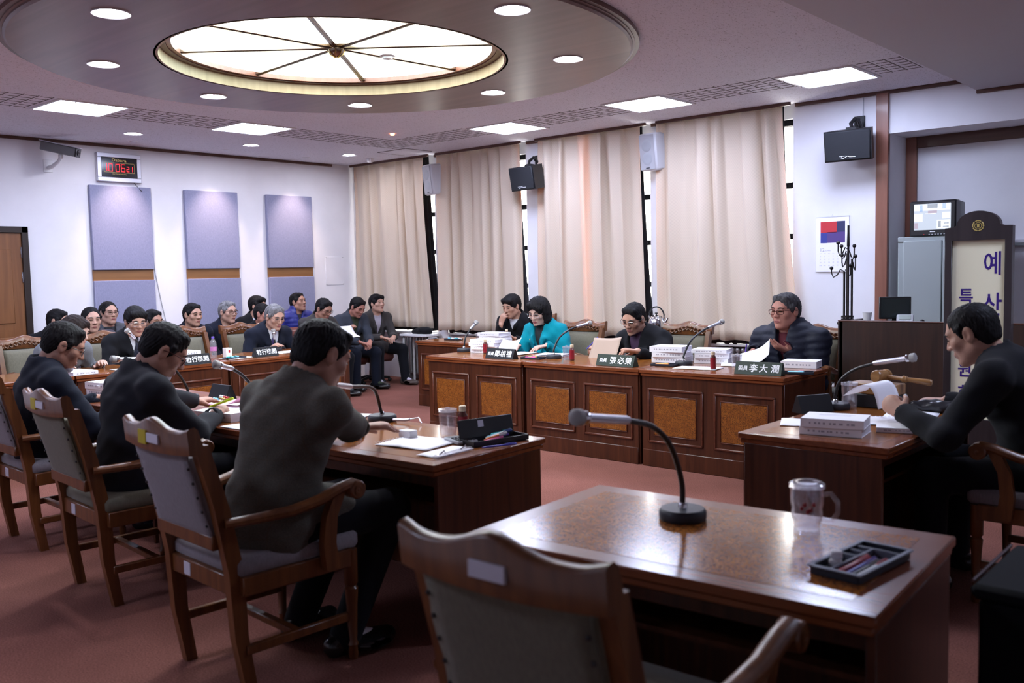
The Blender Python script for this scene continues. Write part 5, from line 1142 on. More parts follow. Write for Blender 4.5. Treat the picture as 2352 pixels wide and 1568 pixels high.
        for s in (-1, 1):
            l_ = [(s*.033+.024*math.copysign(abs(math.cos(t))**.6, math.cos(t)), gy-.30*abs(s*.033+.024*math.cos(t))**1.35, .002+.0155*math.copysign(abs(math.sin(t))**.7, math.sin(t))) for t in np.linspace(0, 2*PI, 21)[:-1]]
            MB().add([tuple(hw(p)-base) for p in l_], [tuple(range(20))]).build('lens', 'lens_glass', go, recalc=False)
    return body, dict(H=H, Nk=Nk, a=a, ff=ff, rt=rt, WR=WR, HD=HD, base=base, SH=SH, jk=jk, LOC=LOC, front=front, hw=hw, S=S)
plain('glasses_thin', (.10, .08, .07), .3, .8); plain('glasses_dark', (.02, .014, .012), .3); plain('glasses_thick', (.07, .016, .014), .3); plain('glasses_gold', (.35, .25, .14), .25, 1.0); plain('glasses_silver', (.5, .5, .52), .2, 1.0)
EOF_ = 0
# ------------------------------------------------------------------ the people of the photograph
HP = PI/2
def look_at_tag(): pass
# three men seen from behind on the near side, facing the windows
W_, wI = person('man in a brown checked tweed jacket seen from behind at the near desk', (-3.03, 2.0), HP+.03, (-2.985, 2.235, 1.185), hyaw=HP-.12, hpitch=.50, hroll=.05, hands=((-3.42, 2.70, .785), (-3.265, 2.79, .778)), hdir=(None, V3(.35, .9, -.03)), curl=(.5, .3), jacket='tweed', skin_='skin_b', fine=.0045, jres=.008, S=1.13, wide=1.06, elbow_out=.9, shin=-.26, knee_spread=.05)
person('man in a dark grey jacket with glasses marking papers with a yellow highlighter', (-4.37, 2.10), HP-.10, (-4.325, 2.285, 1.145), hyaw=HP-.42, hpitch=.62, hands=((-4.86, 2.84, .785), (-4.42, 2.63, .80)), hdir=(V3(-.25, 1, -.05), None), curl=(.2, .75), jacket='suit_charcoal', glasses='glasses_thick', skin_='skin_b', fine=.0048, jres=.0085, S=1.12, elbow_out=.75)
person('man in a dark jacket with glasses bending over papers at the far left', (-5.58, 2.20), HP-.12, (-5.515, 2.30, 1.125), hyaw=HP-.40, hpitch=.48, hands=((-5.78, 2.68, .785), (-5.40, 2.66, .785)), jacket='suit_navy', glasses='glasses_dark', skin_='skin_b', fine=.005, jres=.009, S=1.13)
# the chairing man
person('chairing man in a black suit with thinning hair, turning a page at the right', (-.86, 4.58), PI, (-1.235, 4.575, 1.172), hyaw=PI+.02, hpitch=.42, hands=((-1.52, 4.37, .845), (-1.55, 5.02, .785)), hdir=(V3(-.75, .45, .35), V3(-1, .1, -.1)), hnorm=(V3(.2, .9, -.3), None), curl=(1.05, .5), jacket='suit_black', hair='bald', skin_='skin_a', fine=.0042, jres=.0085, S=1.13, wide=1.18, elbow_out=.95, headw=1.03)
# right-hand row, facing the room
person('woman with short black curly hair and glasses in a turquoise jacket', (-5.72, 7.02), -HP, (-5.775, 6.915, 1.105), hyaw=-HP+.10, hpitch=.36, hands=((-5.56, 6.66, .79), (-5.83, 6.56, .785)), hdir=(V3(-.35, -.9, -.1), V3(-.2, -.95, -.1)), curl=(.35, .9), jacket='teal_wool', shirt='shirt_black', hair='bob', skin_='skin_pale', lip='lip_red', glasses='glasses_silver', collar=False, S=1.09, wide=.94, fine=.0058, pin=True, vdepth=.24)
person('man with glasses and pinned badge reading a brown sheet, in a black jacket', (-4.52, 7.06), -HP, (-4.665, 6.905, 1.06), hyaw=-HP+.02, hpitch=.42, hroll=.06, hands=((-4.43, 6.46, .82), (-4.93, 6.66, .81)), hdir=(V3(-.75, -.6, .1), V3(.1, -.95, -.1)), hnorm=(V3(.3, .1, -.6), None), curl=(.7, .9), jacket='suit_black', shirt='shirt_violet', collar=False, glasses='glasses_silver', S=1.15, fine=.0058, pin=True)
sB, sI = person('heavy grey-haired man in a navy padded coat and red-brown glasses', (-3.24, 7.05), -HP-.08, (-3.245, 6.93, 1.145), hyaw=-HP-.22, hpitch=.06, hands=((-3.22, 6.80, .86), (-3.49, 6.80, .80)), hdir=(V3(-.55, -.5, .35), V3(.1, -.95, -.15)), hnorm=(V3(-.2, .2, .9), None), curl=(.25, .9), jacket='puffer_navy', jstyle='puffer', shirt='shirt_maroon', collar=False, hairm='hair_saltpepper', skin_='skin_red', glasses='glasses_thick', S=1.19, wide=1.12, headw=1.04, fine=.0058)
person('young man in a black suit resting his hand on his mouth', (-7.15, 8.16), -HP+.1, (-7.065, 7.98, 1.105), hyaw=-HP-.05, hpitch=.30, hands=((-6.9, 7.75, .78), (-7.085, 7.845, .975)), hdir=(None, V3(.25, .1, .9)), hnorm=(None, V3(.1, .95, .2)), curl=(.4, .8), jacket='suit_black', S=1.09, fine=.0065, hair='thick', elbow_out=.4, vdepth=.12)
# far desks, facing the camera side
person('man with glasses and dotted tie sitting at a microphone in the far row', (-8.56, 4.14), .02, (-8.36, 4.15, 1.112), hyaw=-.12, hpitch=.28, hands=((-8.02, 4.30, .79), (-8.02, 3.98, .79)), jacket='suit_black', tie='tie_dots', glasses='glasses_silver', hair='thick', skin_='skin_c', S=1.1, fine=.0062)
person('grey-haired man with glasses speaking into a desk microphone', (-8.58, 5.62), 0, (-8.36, 5.672, 1.077), hyaw=-.02, hpitch=.34, hands=((-8.12, 5.80, .79), (-8.14, 5.50, .79)), jacket='suit_navy', tie='tie_violet', glasses='glasses_dark', hairm='hair_grey', brow='hair_saltpepper', skin_='skin_c', S=1.1, fine=.0062)
wb_, bI = person('woman in a grey wool jacket with a fur collar, face in profile', (-8.42, 3.34), .25, (-8.0+.02, 3.432, 1.07), hyaw=.55, hpitch=.32, hands=((-7.95, 3.62, .79), (-7.9, 3.28, .79)), jacket='grey_wool', jstyle='open', shirt='shirt_cream', collar=False, hair='updo', hairm='hair_brown', skin_='skin_pale', lip='lip_red', S=1.07, wide=.92, fine=.006)
K = Field(*[np.arange(bI['Nk'][i]-.22, bI['Nk'][i]+.20, .011) for i in range(3)])
for t_ in np.linspace(-2.3, 2.3, 13): K.ell(bI['Nk']-bI['ff']*math.cos(t_)*.085+bI['rt']*math.sin(t_)*.095-bI['a']*(.015+.05*(1-math.cos(t_))*.5), (.045, .045, .045), None, .02)
K.d += (.006*np.random.RandomState(5).standard_normal(K.d.shape)).astype(np.float32)
mesh_obj('fur_collar', *K.mesh(), ['fur_grey'], wb_, bI['base'])
# listeners along the left wall
person('stern man with high forehead in a dark padded jacket', (-9.58, 4.22), 0, (-9.45, 4.227, 1.10), hyaw=-.12, hpitch=.05, jacket='puffer_dark', jstyle='puffer', hair='high', skin_='skin_c', S=1.09, fine=.0068, jres=.012, seatz=.42, shin=-.05)
person('man with thin-rimmed glasses in a grey-brown jacket under the first wall panel', (-10.30, 4.73), 0, (-10.15, 4.736, 1.137), hyaw=.05, hpitch=.0, jacket='suit_grey', shirt='shirt_dark', hair='high', glasses='glasses_dark', skin_='skin_c', S=1.07, fine=.0068, jres=.012, seatz=.42, shin=-.12)
person('black-haired man mostly hidden behind the woman with the fur collar', (-10.28, 4.16), 0, (-10.1, 4.165, 1.075), hyaw=.7, hpitch=.2, jacket='suit_black', S=1.07, fine=.008, jres=.013, seatz=.42, shin=-.12)
person('man with glasses peeking out behind the man with the dotted tie', (-9.60, 4.88), 0, (-9.45, 4.885, 1.05), hyaw=.25, hpitch=.1, jacket='suit_navy', glasses='glasses_gold', skin_='skin_b', S=1.05, fine=.0075, jres=.013, seatz=.42, shin=-.05)
person('black-haired man in a navy suit and dark shirt below the middle panel', (-9.62, 5.36), 0, (-9.45, 5.349, 1.097), hyaw=.12, hpitch=.06, jacket='suit_navy', shirt='shirt_dark', skin_='skin_a', S=1.08, fine=.0068, jres=.012, seatz=.42, shin=-.05)
person('grey-haired listener with glasses, blue tie and navy suit', (-9.72, 5.84), 0, (-9.55, 5.848, 1.103), hyaw=.14, hpitch=.04, jacket='suit_navy', tie='tie_navy', glasses='glasses_thick', hairm='hair_grey', brow='hair_saltpepper', skin_='skin_c', S=1.08, fine=.0068, jres=.012, seatz=.42, shin=-.05)
person('black-haired man in a black suit, face half covered by the one before him', (-10.36, 6.70), 0, (-10.25, 6.705, 1.13), hyaw=.45, hpitch=.05, jacket='suit_black', S=1.06, fine=.0078, jres=.013, seatz=.42, shin=-.12, hair='thick')
person('red-faced man just behind the grey-haired speaker', (-9.64, 6.32), 0, (-9.5, 6.285, 1.06), hyaw=.35, hpitch=.05, jacket='suit_black', skin_='skin_red', hair='high', S=1.06, fine=.0078, jres=.013, seatz=.42, shin=-.05)
person('man in a bright blue down jacket leaning back at the wall', (-10.34, 7.24), 0, (-10.2, 7.285, 1.158), hyaw=.30, hpitch=-.14, jacket='puffer_blue', jstyle='puffer', shirt='shirt_dark', collar=False, skin_='skin_b', S=1.05, fine=.0068, jres=.011, seatz=.42, shin=-.12, vdepth=.12)
person('man with glasses bowed over a sheet of paper, brown-grey jacket', (-9.60, 7.05), 0, (-9.35, 7.057, 1.087), hyaw=.12, hpitch=.45, hands=((-9.05, 7.25, .86), (-9.05, 6.95, .84)), jacket='suit_brownish', shirt='shirt_dark', glasses='glasses_dark', skin_='skin_b', S=1.08, fine=.0068, jres=.012, seatz=.42, shin=-.05)
person('man in a slate-grey blazer looking down at his folded hands', (-9.90, 7.79), -.05, (-9.66, 7.84, 1.075), hyaw=.05, hpitch=.52, hands=((-9.36, 7.76, .60), (-9.36, 7.70, .61)), hdir=(V3(.5, -.7, -.3), V3(.5, .7, -.3)), jacket='suit_slate', shirt='shirt_olive', skin_='skin_red', S=1.07, fine=.0066, jres=.011, seatz=.42, trousers='trouser_navy', knee_spread=.07)
person('corner man in a brown-grey jacket with head raised and hands on his lap', (-9.97, 8.32), -.12, (-9.80, 8.293, 1.102), hyaw=.02, hpitch=-.10, hands=((-9.42, 8.22, .64), (-9.44, 8.14, .645)), hdir=(V3(.5, -.7, -.2), V3(.5, .7, -.25)), jacket='suit_brownish', shirt='shirt_lav', skin_='skin_c', hair='thick', S=1.06, fine=.0066, jres=.011, seatz=.42, knee_spread=.10, feet_fwd=(.06, .0), shoes='shoe_brown', vdepth=.3)

# hood lying on the padded coat
K = Field(*[np.arange(sI['Nk'][i]-.26, sI['Nk'][i]+.22, .011) for i in range(3)])
for t_ in np.linspace(-1.9, 1.9, 11): K.ell(sI['Nk']-sI['ff']*(math.cos(t_)*.10+.01)+sI['rt']*math.sin(t_)*.115+sI['a']*(.015-.035*abs(t_)/1.9), (.042, .042, .045), None, .02)
mesh_obj('hood', *K.mesh(), ['puffer_navy'], sB, sI['base'])
K = Field(*[np.arange(sI['Nk'][i]-.26, sI['Nk'][i]+.22, .011) for i in range(3)])
for t_ in np.linspace(-1.6, 1.6, 9): K.ell(sI['Nk']-sI['ff']*(math.cos(t_)*.088+.005)+sI['rt']*math.sin(t_)*.102+sI['a']*(.045-.03*abs(t_)/1.9), (.030, .030, .030), None, .015)
mesh_obj('hood_lining', *K.mesh(), ['suit_brownish'], sB, sI['base'])
# ================================================================== things on the desks
ZT = .742
def mic(base, pts, label, grp='gooseneck microphones', r=.068, blen=None):
    t = thing('microphone', label, 'microphone', (base[0], base[1], ZT), 0, grp)
    L_ = lambda p: (p[0]-base[0], p[1]-base[1], p[2]-ZT)
    MB().lathe([(r*.97, 0), (r, .006), (r, .022), (r*.93, .031), (r*.9, .033), (0, .034)], 28).build('base', 'mic_base', t)
    MB().lathe([(.014, .033), (.013, .045), (.009, .05)], 12).build('neck_socket', 'chrome', t)
    # smooth path: base centre -> points; the last segment is the microphone body
    P = [V3(0, 0, .04)]+[V3(L_(p)) for p in pts]; neck = P[:-1]
    def cr(P_, n=6):
        out = []; Q = [P_[0]*2-P_[1]]+P_+[P_[-1]*2-P_[-2]]
        for i in range(1, len(Q)-2):
            for k in range(n):
                u = k/n; a_, b_, c_, d_ = Q[i-1], Q[i], Q[i+1], Q[i+2]; out.append(.5*((2*b_)+(c_-a_)*u+(2*a_-5*b_+4*c_-d_)*u*u+(-a_+3*b_-3*c_+d_)*u**3))
        return out+[P_[-1]]
    MB().tube([tuple(q) for q in cr(neck)], .0085, 10).build('gooseneck', 'black_plastic', t)
    a_, b_ = P[-2], P[-1]; d = nrm(b_-a_); Lb = np.linalg.norm(b_-a_)
    body = MB().tube([tuple(a_-d*.015), tuple(a_), tuple(a_+d*(Lb-.06)), tuple(a_+d*(Lb-.052))], [.0095, .0125, .0125, .014], 14).build('microphone_body', 'frame_alu', t)
    MB().tube([tuple(b_-d*.054), tuple(b_-d*.050), tuple(b_-d*.036), tuple(b_-d*.03)], [.014, .019, .019, .015], 14).build('collar_ring', 'chrome', t)
    MB().tube([tuple(b_-d*.034), tuple(b_-d*.026), tuple(b_-d*.006), tuple(b_)], [.017, .0225, .0225, .013], 14).build('head_grille', 'mesh_grey', t)
    return t
mic((-1.458, 2.411), [(-1.458, 2.405, .86), (-1.458, 2.345, .975), (-1.458, 2.250, 1.045), (-1.458, 2.114, 1.083), (-1.458, 1.88, 1.122)], 'gooseneck microphone on the empty foreground desk', r=.072)
mic((-6.26, 6.366), [(-6.26, 6.39, .875), (-6.26, 6.47, .962), (-6.26, 6.558, 1.022)], 'gooseneck microphone left of the woman in turquoise')
mic((-5.044, 6.235), [(-5.044, 6.243, .829), (-5.044, 6.318, .918), (-5.044, 6.45, .975), (-5.044, 6.58, 1.0), (-5.044, 6.778, 1.022)], 'gooseneck microphone crossing in front of the woman in turquoise')
mic((-3.796, 6.312), [(-3.796, 6.317, .825), (-3.796, 6.42, .925), (-3.796, 6.57, .985), (-3.796, 6.70, 1.015), (-3.796, 6.932, 1.051)], 'gooseneck microphone left of the man in the padded coat')
mic((-1.953, 4.774), [(-1.953, 4.774, .82), (-1.925, 4.774, .895), (-1.85, 4.774, .955), (-1.74, 4.774, .995), (-1.543, 4.774, 1.034)], 'gooseneck microphone of the chairing man', r=.075)
mic((-3.678, 3.123), [(-3.665, 3.103, .80), (-3.634, 3.055, .885), (-3.58, 2.97, .94), (-3.40, 2.70, .985), (-3.24, 2.462, 1.03)], 'gooseneck microphone in front of the man in tweed', r=.075)
mic((-4.30, 2.83), [(-4.30, 2.82, .82), (-4.30, 2.765, .91), (-4.30, 2.70, .985), (-4.30, 2.635, 1.029), (-4.30, 2.535, 1.06)], 'gooseneck microphone between the highlighter man and the tweed man')
mic((-5.35, 2.97), [(-5.35, 2.96, .83), (-5.35, 2.88, .95), (-5.35, 2.77, 1.01), (-5.35, 2.66, 1.024), (-5.35, 2.49, 1.037)], 'gooseneck microphone before the leftmost man, pointing left')
mic((-7.75, 3.96), [(-7.75, 3.945, .83), (-7.75, 3.90, .90), (-7.75, 3.826, 1.0), (-7.75, 3.755, 1.075)], 'gooseneck microphone in front of the man with the dotted tie')
mic((-8.13, 5.51), [(-8.135, 5.51, .80), (-8.145, 5.508, .87), (-8.155, 5.505, .965)], 'gooseneck microphone before the grey-haired speaker')
tag(MB().tube([(-3.60, 3.13, ZT+.012), (-3.53, 3.15, ZT+.014), (-3.50, 3.155, ZT+.02)], [.007, .008, .007], 8).tube([(-3.50, 3.155, ZT+.02), (-3.45, 3.17, ZT+.03), (-3.42, 3.16, ZT+.006)], .0035, 6).build('plug_lead', 'frame_alu'), 'silver plug and lead beside the microphone of the tweed man', 'cable')
tag(MB().tube([(-2.03, 4.70, ZT+.012), (-1.99, 4.735, ZT+.013)], .007, 8).tube([(-2.03, 4.70, ZT+.012), (-2.06, 4.67, ZT+.01)], .0035, 6).build('plug_lead', 'frame_alu'), 'silver plug at the chairing man\'s microphone base', 'cable')
# ---- name boards (tent shaped)
def plate(x, y, rz, W, label, txt=None, mat='plate_black', h=.088, grp='tent name boards', back=False):
    t = thing('name_board', label, 'name board', (x, y, ZT), rz, grp); w2 = W/2
    MB().prism([(-.042, 0), (-.006, h), (.006, h), (.042, 0)], 'x', -w2, w2).build('board', mat, t, 20)
    n = V3(0, -h, .036); n = nrm(n)
    if txt:
        for s_, size, cx_ in txt: text(s_, size, 'white_ink', t, face_frame((cx_, -.0255, h*.47), tuple(n)), .0006, .012)
    return t
plate(-5.45, 6.01, .05, .31, 'black name board with white characters before the woman in turquoise', [('委員', .034, -.102), ('鄭', .06, -.028), ('相', .06, .036), ('禮', .06, .104)])
plate(-4.215, 6.0, .0, .355, 'dark green name board with white characters on the middle desk', [('委員', .036, -.115), ('張', .062, -.02), ('必', .062, .055), ('榮', .062, .125)], 'plate_green')
plate(-3.01, 6.02, .06, .345, 'dark green name board with white characters before the man in the padded coat', [('委員', .036, -.112), ('李', .064, -.035), ('大', .064, .04), ('潤', .064, .125)], 'plate_green')
plate(-7.64, 5.06, PI/2, .25, 'black name board with four white characters near the grey-haired speaker', [('執行機關', .056, 0)])
plate(-7.54, 4.28, PI/2, .25, 'black name board with four white characters near the water bottle', [('執行機關', .056, 0)])
plate(-5.22, 3.13, PI, .20, 'black name board seen from behind beside the wrapped sweets')
plate(-2.005, 4.61, -PI/2-.5, .20, 'black name board seen from behind on the chairing man\'s desk')
# ---- bottles and glasses
def bottle(x, y, label, z=ZT, s=1.0):
    t = thing('drink_bottle', label, 'bottle', (x, y, z), 0, 'small tonic bottles')
    MB().lathe([(.0, .002), (.019*s, 0), (.021*s, .004), (.021*s, .094*s), (.014*s, .105*s), (.0135*s, .118*s), (0, .118*s)], 20).build('glass_body', 'bottle_amber', t)
    MB().lathe([(.0214*s, .012*s), (.0214*s, .09*s)], 20, cap=False).build('label_wrap', 'bottle_red', t)
    MB().lathe([(.0155*s, .112*s), (.0155*s, .132*s), (.013*s, .135*s), (0, .135*s)], 18).build('cap', 'cap_gold', t)
bottle(-5.908, 6.291, 'small red-labelled bottle on the desk of the woman in turquoise'); bottle(-4.785, 6.159, 'small red-labelled bottle on the middle desk of the right row'); bottle(-3.432, 6.12, 'small red-labelled bottle on the desk of the man in the padded coat'); bottle(-2.996, 3.027, 'small red-labelled bottle on the tweed man\'s desk', s=1.08); bottle(-6.72, 7.50, 'small red-labelled bottle on the back desk', .742); bottle(-1.80, 4.93, 'small red bottle behind the turned page of the chairing man')
def tumbler(x, y, label, h=.115, r=.038, z=ZT, lid=True):
    t = thing('glass_cup', label, 'glass', (x, y, z), 0, 'lidded glass cups')
    pr = [(0, .006), (r*.80, .006), (r*.86, .0), (r*.90, .01), (r*.97, h*.30), (r*.93, h*.5), (r, h*.75), (r, h), (r-.003, h), (r-.004, h*.75), (r*.93-.004, h*.5), (r*.9, h*.3), (r*.8, .014), (0, .014)]
    MB().lathe(pr, 24).build('glass_body', 'cup_glass', t)
    if lid: MB().lathe([(0, h+.014), (r*.25, h+.013), (r*.3, h+.006), (r*1.04, h+.006), (r*1.06, h-.006), (r*1.0, h-.006)], 24).build('lid', 'clear_plastic', t)
tumbler(-6.038, 6.56, 'lidded glass cup left of the woman in turquoise', .09, .036); tumbler(-4.871, 6.197, 'lidded glass cup beside the red bottle on the middle desk', .11, .034); tumbler(-3.299, 6.233, 'lidded glass cup on the desk of the man in the padded coat', .105, .038); tumbler(-3.053, 2.987, 'lidded glass cup on the tweed man\'s desk', .125, .042); tumbler(-1.90, 4.83, 'lidded glass cup behind the chairing man\'s microphone', .13, .041); tumbler(-7.0, 7.36, 'lidded glass cup on the back desk', .085, .036)
t = thing('glass_mug', 'cut glass mug with lid and handle on the empty foreground desk', 'mug', (-1.101, 2.493, ZT))
h, r = .135, .046
MB().lathe([(0, .008), (r*.70, .008), (r*.78, 0), (r*.80, .012), (r*.74, .018), (r*.88, .04), (r*.95, .055), (r*.90, .07), (r*.99, .085), (r, h), (r-.003, h), (r-.005, .085), (r*.9-.004, .07), (r*.88, .05), (r*.72, .022), (0, .022)], 28).build('glass_body', 'cup_glass', t)
MB().lathe([(0, h+.006), (r*.55, h+.006), (r*.6, h+.012), (r*.9, h+.012), (r*1.08, h+.006), (r*1.08, h-.004), (r*1.01, h-.004)], 28).build('lid', 'clear_plastic', t)
MB().tube([(r*.97, 0, .115), (r*.97+.026, .0, .122), (r*.97+.045, 0, .10), (r*.97+.045, 0, .07), (r*.97+.028, 0, .045), (r*.92, 0, .045)], .0068, 10).build('handle', 'cup_glass', t)
fl_ = MB()
for k in range(5): fl_.sphere((r*.90*math.cos(-1.5+k*.2), r*.90*math.sin(-1.5+k*.2), .078+.012*math.sin(k*2)), (.006, .006, .007), 8, 6)
fl_.build('printed_flower', 'bottle_red', t)['kind'] = 'stuff'
# ---- pen tray on the foreground desk, with pens and erasers
t = thing('pen_tray', 'dark grey pen tray with compartments on the foreground desk', 'tray', (-.868, 2.29, ZT), math.radians(-5.5))
MB().box(-.06, .06, -.135, .135, 0, .004).box(-.063, -.058, -.138, .138, 0, .022).box(.058, .063, -.138, .138, 0, .022).box(-.063, .063, -.138, -.133, 0, .022).box(-.063, .063, .133, .138, 0, .022).build('trough', 'tray_dark', t)
MB().box(-.070, -.058, -.145, .145, .020, .024, .001).box(.058, .070, -.145, .145, .020, .024, .001).box(-.058, .058, -.145, -.133, .020, .024, .001).box(-.058, .058, .133, .145, .020, .024, .001).build('rim', 'tray_grey', t)
for (a0, a1, b0, b1) in ((-.06, .06, .092, .098), (-.018, -.012, -.135, .095), (-.06, -.015, .052, .058), (-.06, -.015, .008, .014)): MB().box(a0, a1, b0, b1, .003, .021, .001).build('divider', 'tray_grey', t)
TM = Matrix.Translation((-.868, 2.29, ZT)) @ Matrix.Rotation(math.radians(-5.5), 4, 'Z')
def pen(p0, p1, body, cap, label, r=.0045, grp='pens', name='pen'):
    p0, p1 = Vector(p0), Vector(p1); t = thing(name, label, 'pen', tuple(p0), 0, grp); d = p1-p0; L = d.length; d.normalize(); q = d.to_track_quat('Z', 'Y').to_matrix().to_4x4()
    mb = MB(); mb.M = q; mb.lathe([(.0015, 0), (r*.6, .006), (r, .016), (r, L*.66)], 10); mb.build('barrel', body, t)
    mb = MB(); mb.M = q; mb.lathe([(r*1.12, L*.64), (r*1.15, L*.98), (r*.8, L)], 10); mb.build('cap', cap, t)
    mb = MB(); mb.M = q; mb.box(-.0012, .0012, r*1.0, r*1.6, L*.68, L*.96); mb.build('clip', cap, t)
for x, b_, c_, l in ((.0, 'red', 'red', 'thick red pen in the foreground tray'), (.019, 'blue', 'violet', 'blue-violet pen in the foreground tray'), (.033, 'black_plastic', 'black_plastic', 'black pen in the foreground tray'), (.049, 'white_plastic', 'red', 'white marker with red cap in the foreground tray')):
    pen(TM @ Vector((x, -.128, .0115)), TM @ Vector((x-.002, .03 if b_ == 'black_plastic' else .045, .0115)), b_, c_, l, .0068 if b_ in ('red', 'white_plastic') else .0052, 'pens in the foreground tray')
for q, (yy, zz, l) in enumerate(((-.06, .014, 'white eraser lying in the foreground tray'), (-.055, .034, 'white eraser on top of the other in the tray'))):
    mb = MB(); mb.M = TM @ Matrix.Translation((-.038, yy, zz)) @ Matrix.Rotation(.2+.25*q, 4, 'Z'); mb.box(-.014, .014, -.011, .011, -.010, .010, .003); tag(mb.build('eraser', 'eraser'), l, 'eraser', 'erasers')
# ---- books and papers
def book(x, y, z, w_, d_, h_, rz, label, grp='thick white documents', lines=True):
    t = thing('document', label, 'book', (x, y, z), rz, grp)
    MB().box(-w_/2, w_/2, -d_/2, d_/2, 0, .0015).box(-w_/2, w_/2, -d_/2, d_/2, h_-.0015, h_).box(-w_/2, w_/2, -d_/2, -d_/2+.0015, 0, h_).build('cover', 'paper', t)
    MB().box(-w_/2+.002, w_/2-.002, -d_/2+.001, d_/2-.002, .0014, h_-.0014).build('pages', 'paper_edge', t)
    if lines:
        sp = MB(); rs = random.Random(int(abs(x*1000+z*77)))
        u = -w_*.36
        while u < w_*.34: l_ = rs.uniform(.006, .016); sp.box(u, u+l_, -d_/2-.0006, -d_/2+.0005, h_*.40, h_*.62); u += l_+rs.uniform(.004, .018)
        sp.build('spine_print', 'ink_grey', t)['kind'] = 'stuff'
        cv = MB()
        for k in range(2): cv.box(-w_*.28, w_*rs.uniform(.1, .3), d_*(.22-.13*k), d_*(.235-.13*k), h_-.0008, h_+.0004)
        cv.build('cover_print', 'ink_grey', t)['kind'] = 'stuff'
    return t
def stack(x, y, z, sizes, rz, what, grp):
    zz = z; n = len(sizes)
    for i, (w_, d_, h_) in enumerate(sizes):
        nm = ['bottom', 'second', 'third', 'fourth', 'fifth'][i] if i < n-1 else 'top'
        book(x+.006*math.sin(i*2.1), y+.008*math.cos(i*1.7), zz, w_, d_, h_, rz+.06*math.sin(i*1.9), '%s thick white document of the stack %s' % (nm, what), grp); zz += h_
stack(-5.98, 6.42, ZT, [(.30, .21, .034), (.29, .21, .030), (.30, .215, .034), (.30, .21, .030)], .12, 'beside the woman in turquoise', 'documents beside the woman')
stack(-6.80, 7.40, .742, [(.30, .21, .036), (.29, .21, .034), (.30, .21, .036)], .08, 'on the back desk', 'documents on the back desk')
stack(-4.02, 6.50, ZT, [(.28, .21, .045), (.28, .21, .040), (.28, .215, .045)], .18, 'right of the man with the brown sheet', 'documents on the middle desk')
stack(-3.70, 6.60, ZT, [(.27, .21, .042), (.27, .21, .040), (.28, .21, .030)], .30, 'left of the padded-coat man', 'documents left of the padded coat')
stack(-1.67, 4.075, ZT, [(.27, .20, .036), (.27, .20, .040)], .16, 'at the near end of the chairing desk', 'documents of the chairing man')
stack(-6.08, 2.86, ZT, [(.24, .30, .045), (.24, .30, .045)], .1, 'with index tabs before the leftmost man', 'tabbed documents')
stack(-7.80, 4.30, ZT, [(.21, .28, .035), (.21, .28, .034), (.21, .28, .036)], PI/2+.1, 'behind the name board near the water bottle', 'documents of the far row')
book(-2.97, 6.62, ZT, .26, .20, .050, .2, 'single thick white document right of the padded-coat man'); book(-1.47, 4.36, ZT, .22, .28, .022, .35, 'thin white document under the chairing man\'s forearm'); book(-7.66, 3.28, ZT, .21, .29, .028, PI/2+.1, 'white document with blue lower edge on the far left desk')
book(-4.47, 2.72, ZT, .30, .24, .045, .15, 'thick white file marked by the man with the highlighter')
for k in range(4): tag(MB().box(-6.195+k*.055, -6.165+k*.055, 2.705, 2.715, ZT+.062, ZT+.074).build('index_tab', 'paper'), ['leftmost', 'second', 'third', 'rightmost'][k]+' index tab sticking out of the tabbed documents', 'index tab', 'index tabs')
def sheet(x, y, z, w_, d_, rz, label, mat='paper', curl=0.0, tilt=0.0, lines=True, name='paper_sheet', up=0.0, cat='paper', n=9, rx=0.0, grp='loose papers'):
    P = []
    for i in range(n):
        u = i/(n-1)-.5; row = []
        for j in range(n):
            v = j/(n-1)-.5; zz = .0012+curl*max(0, u+.1)**2+.0012*math.sin(u*7+v*5+x*9)+.0012; row.append((u*w_, v*d_, zz))
        P.append(row)
    mb = MB(); mb.M = Matrix.Translation((x, y, z)) @ Matrix.Rotation(rz, 4, 'Z') @ Matrix.Rotation(tilt, 4, 'Y') @ Matrix.Rotation(rx, 4, 'X')
    mb.grid(P); o = mb.build(name, mat, None, 180, recalc=False); md = o.modifiers.new('t', 'SOLIDIFY'); md.thickness = .0009; md.offset = 1
    tag(o, label, cat, grp)
    return o
sheet(-3.05, 2.80, ZT, .30, .26, .12, 'open spiral notebook page on the tweed man\'s desk'); 
tag(MB().tube([(-3.195+.004*math.sin(k*2.2), 2.665+.26*k/40, ZT+.006+.005*math.cos(k*2.2)) for k in range(41)], .0012, 4).build('spiral_wire', 'white_metal'), 'white spiral wire of the notebook on the tweed man\'s desk', 'spiral binding')
sheet(-2.80, 2.72, ZT, .12, .24, .10, 'white pad with clear clip at the corner of the tweed man\'s desk')
t = thing('bulldog_clip', 'clear plastic clip board edge at the near corner of the tweed man\'s desk', 'clip', (-2.735, 2.70, ZT), .10); MB().box(-.012, .012, -.12, .12, 0, .016, .004).build('clip_bar', 'clear_plastic', t)
for s in (-1, 1): MB().tube([(0, s*.07-.02, .014), (.012, s*.07, .03), (0, s*.07+.02, .014)], .003, 6).build('clip_wire', 'chrome', t)
sheet(-3.98, 3.10, ZT, .28, .20, .3, 'white sheets left of the tweed man\'s microphone'); sheet(-4.10, 2.62, ZT, .26, .20, .1, 'open spiral notebook between the highlighter man and the tweed man')
tag(MB().tube([(-4.22+.24*k/40, 2.715+.004*math.sin(k*2.2), ZT+.006+.005*math.cos(k*2.2)) for k in range(41)], .0012, 4).build('spiral_wire', 'white_metal'), 'spiral wire of the notebook near the highlighter man', 'spiral binding')
sheet(-4.62, 2.86, ZT+.046, .26, .20, .12, 'pink page lying open on the thick file', 'paper_pink', curl=.13); sheet(-5.0, 3.06, ZT, .30, .22, .2, 'white sheets before the name board seen from behind'); sheet(-5.72, 2.72, ZT, .26, .20, .0, 'open papers before the leftmost man', curl=.3)
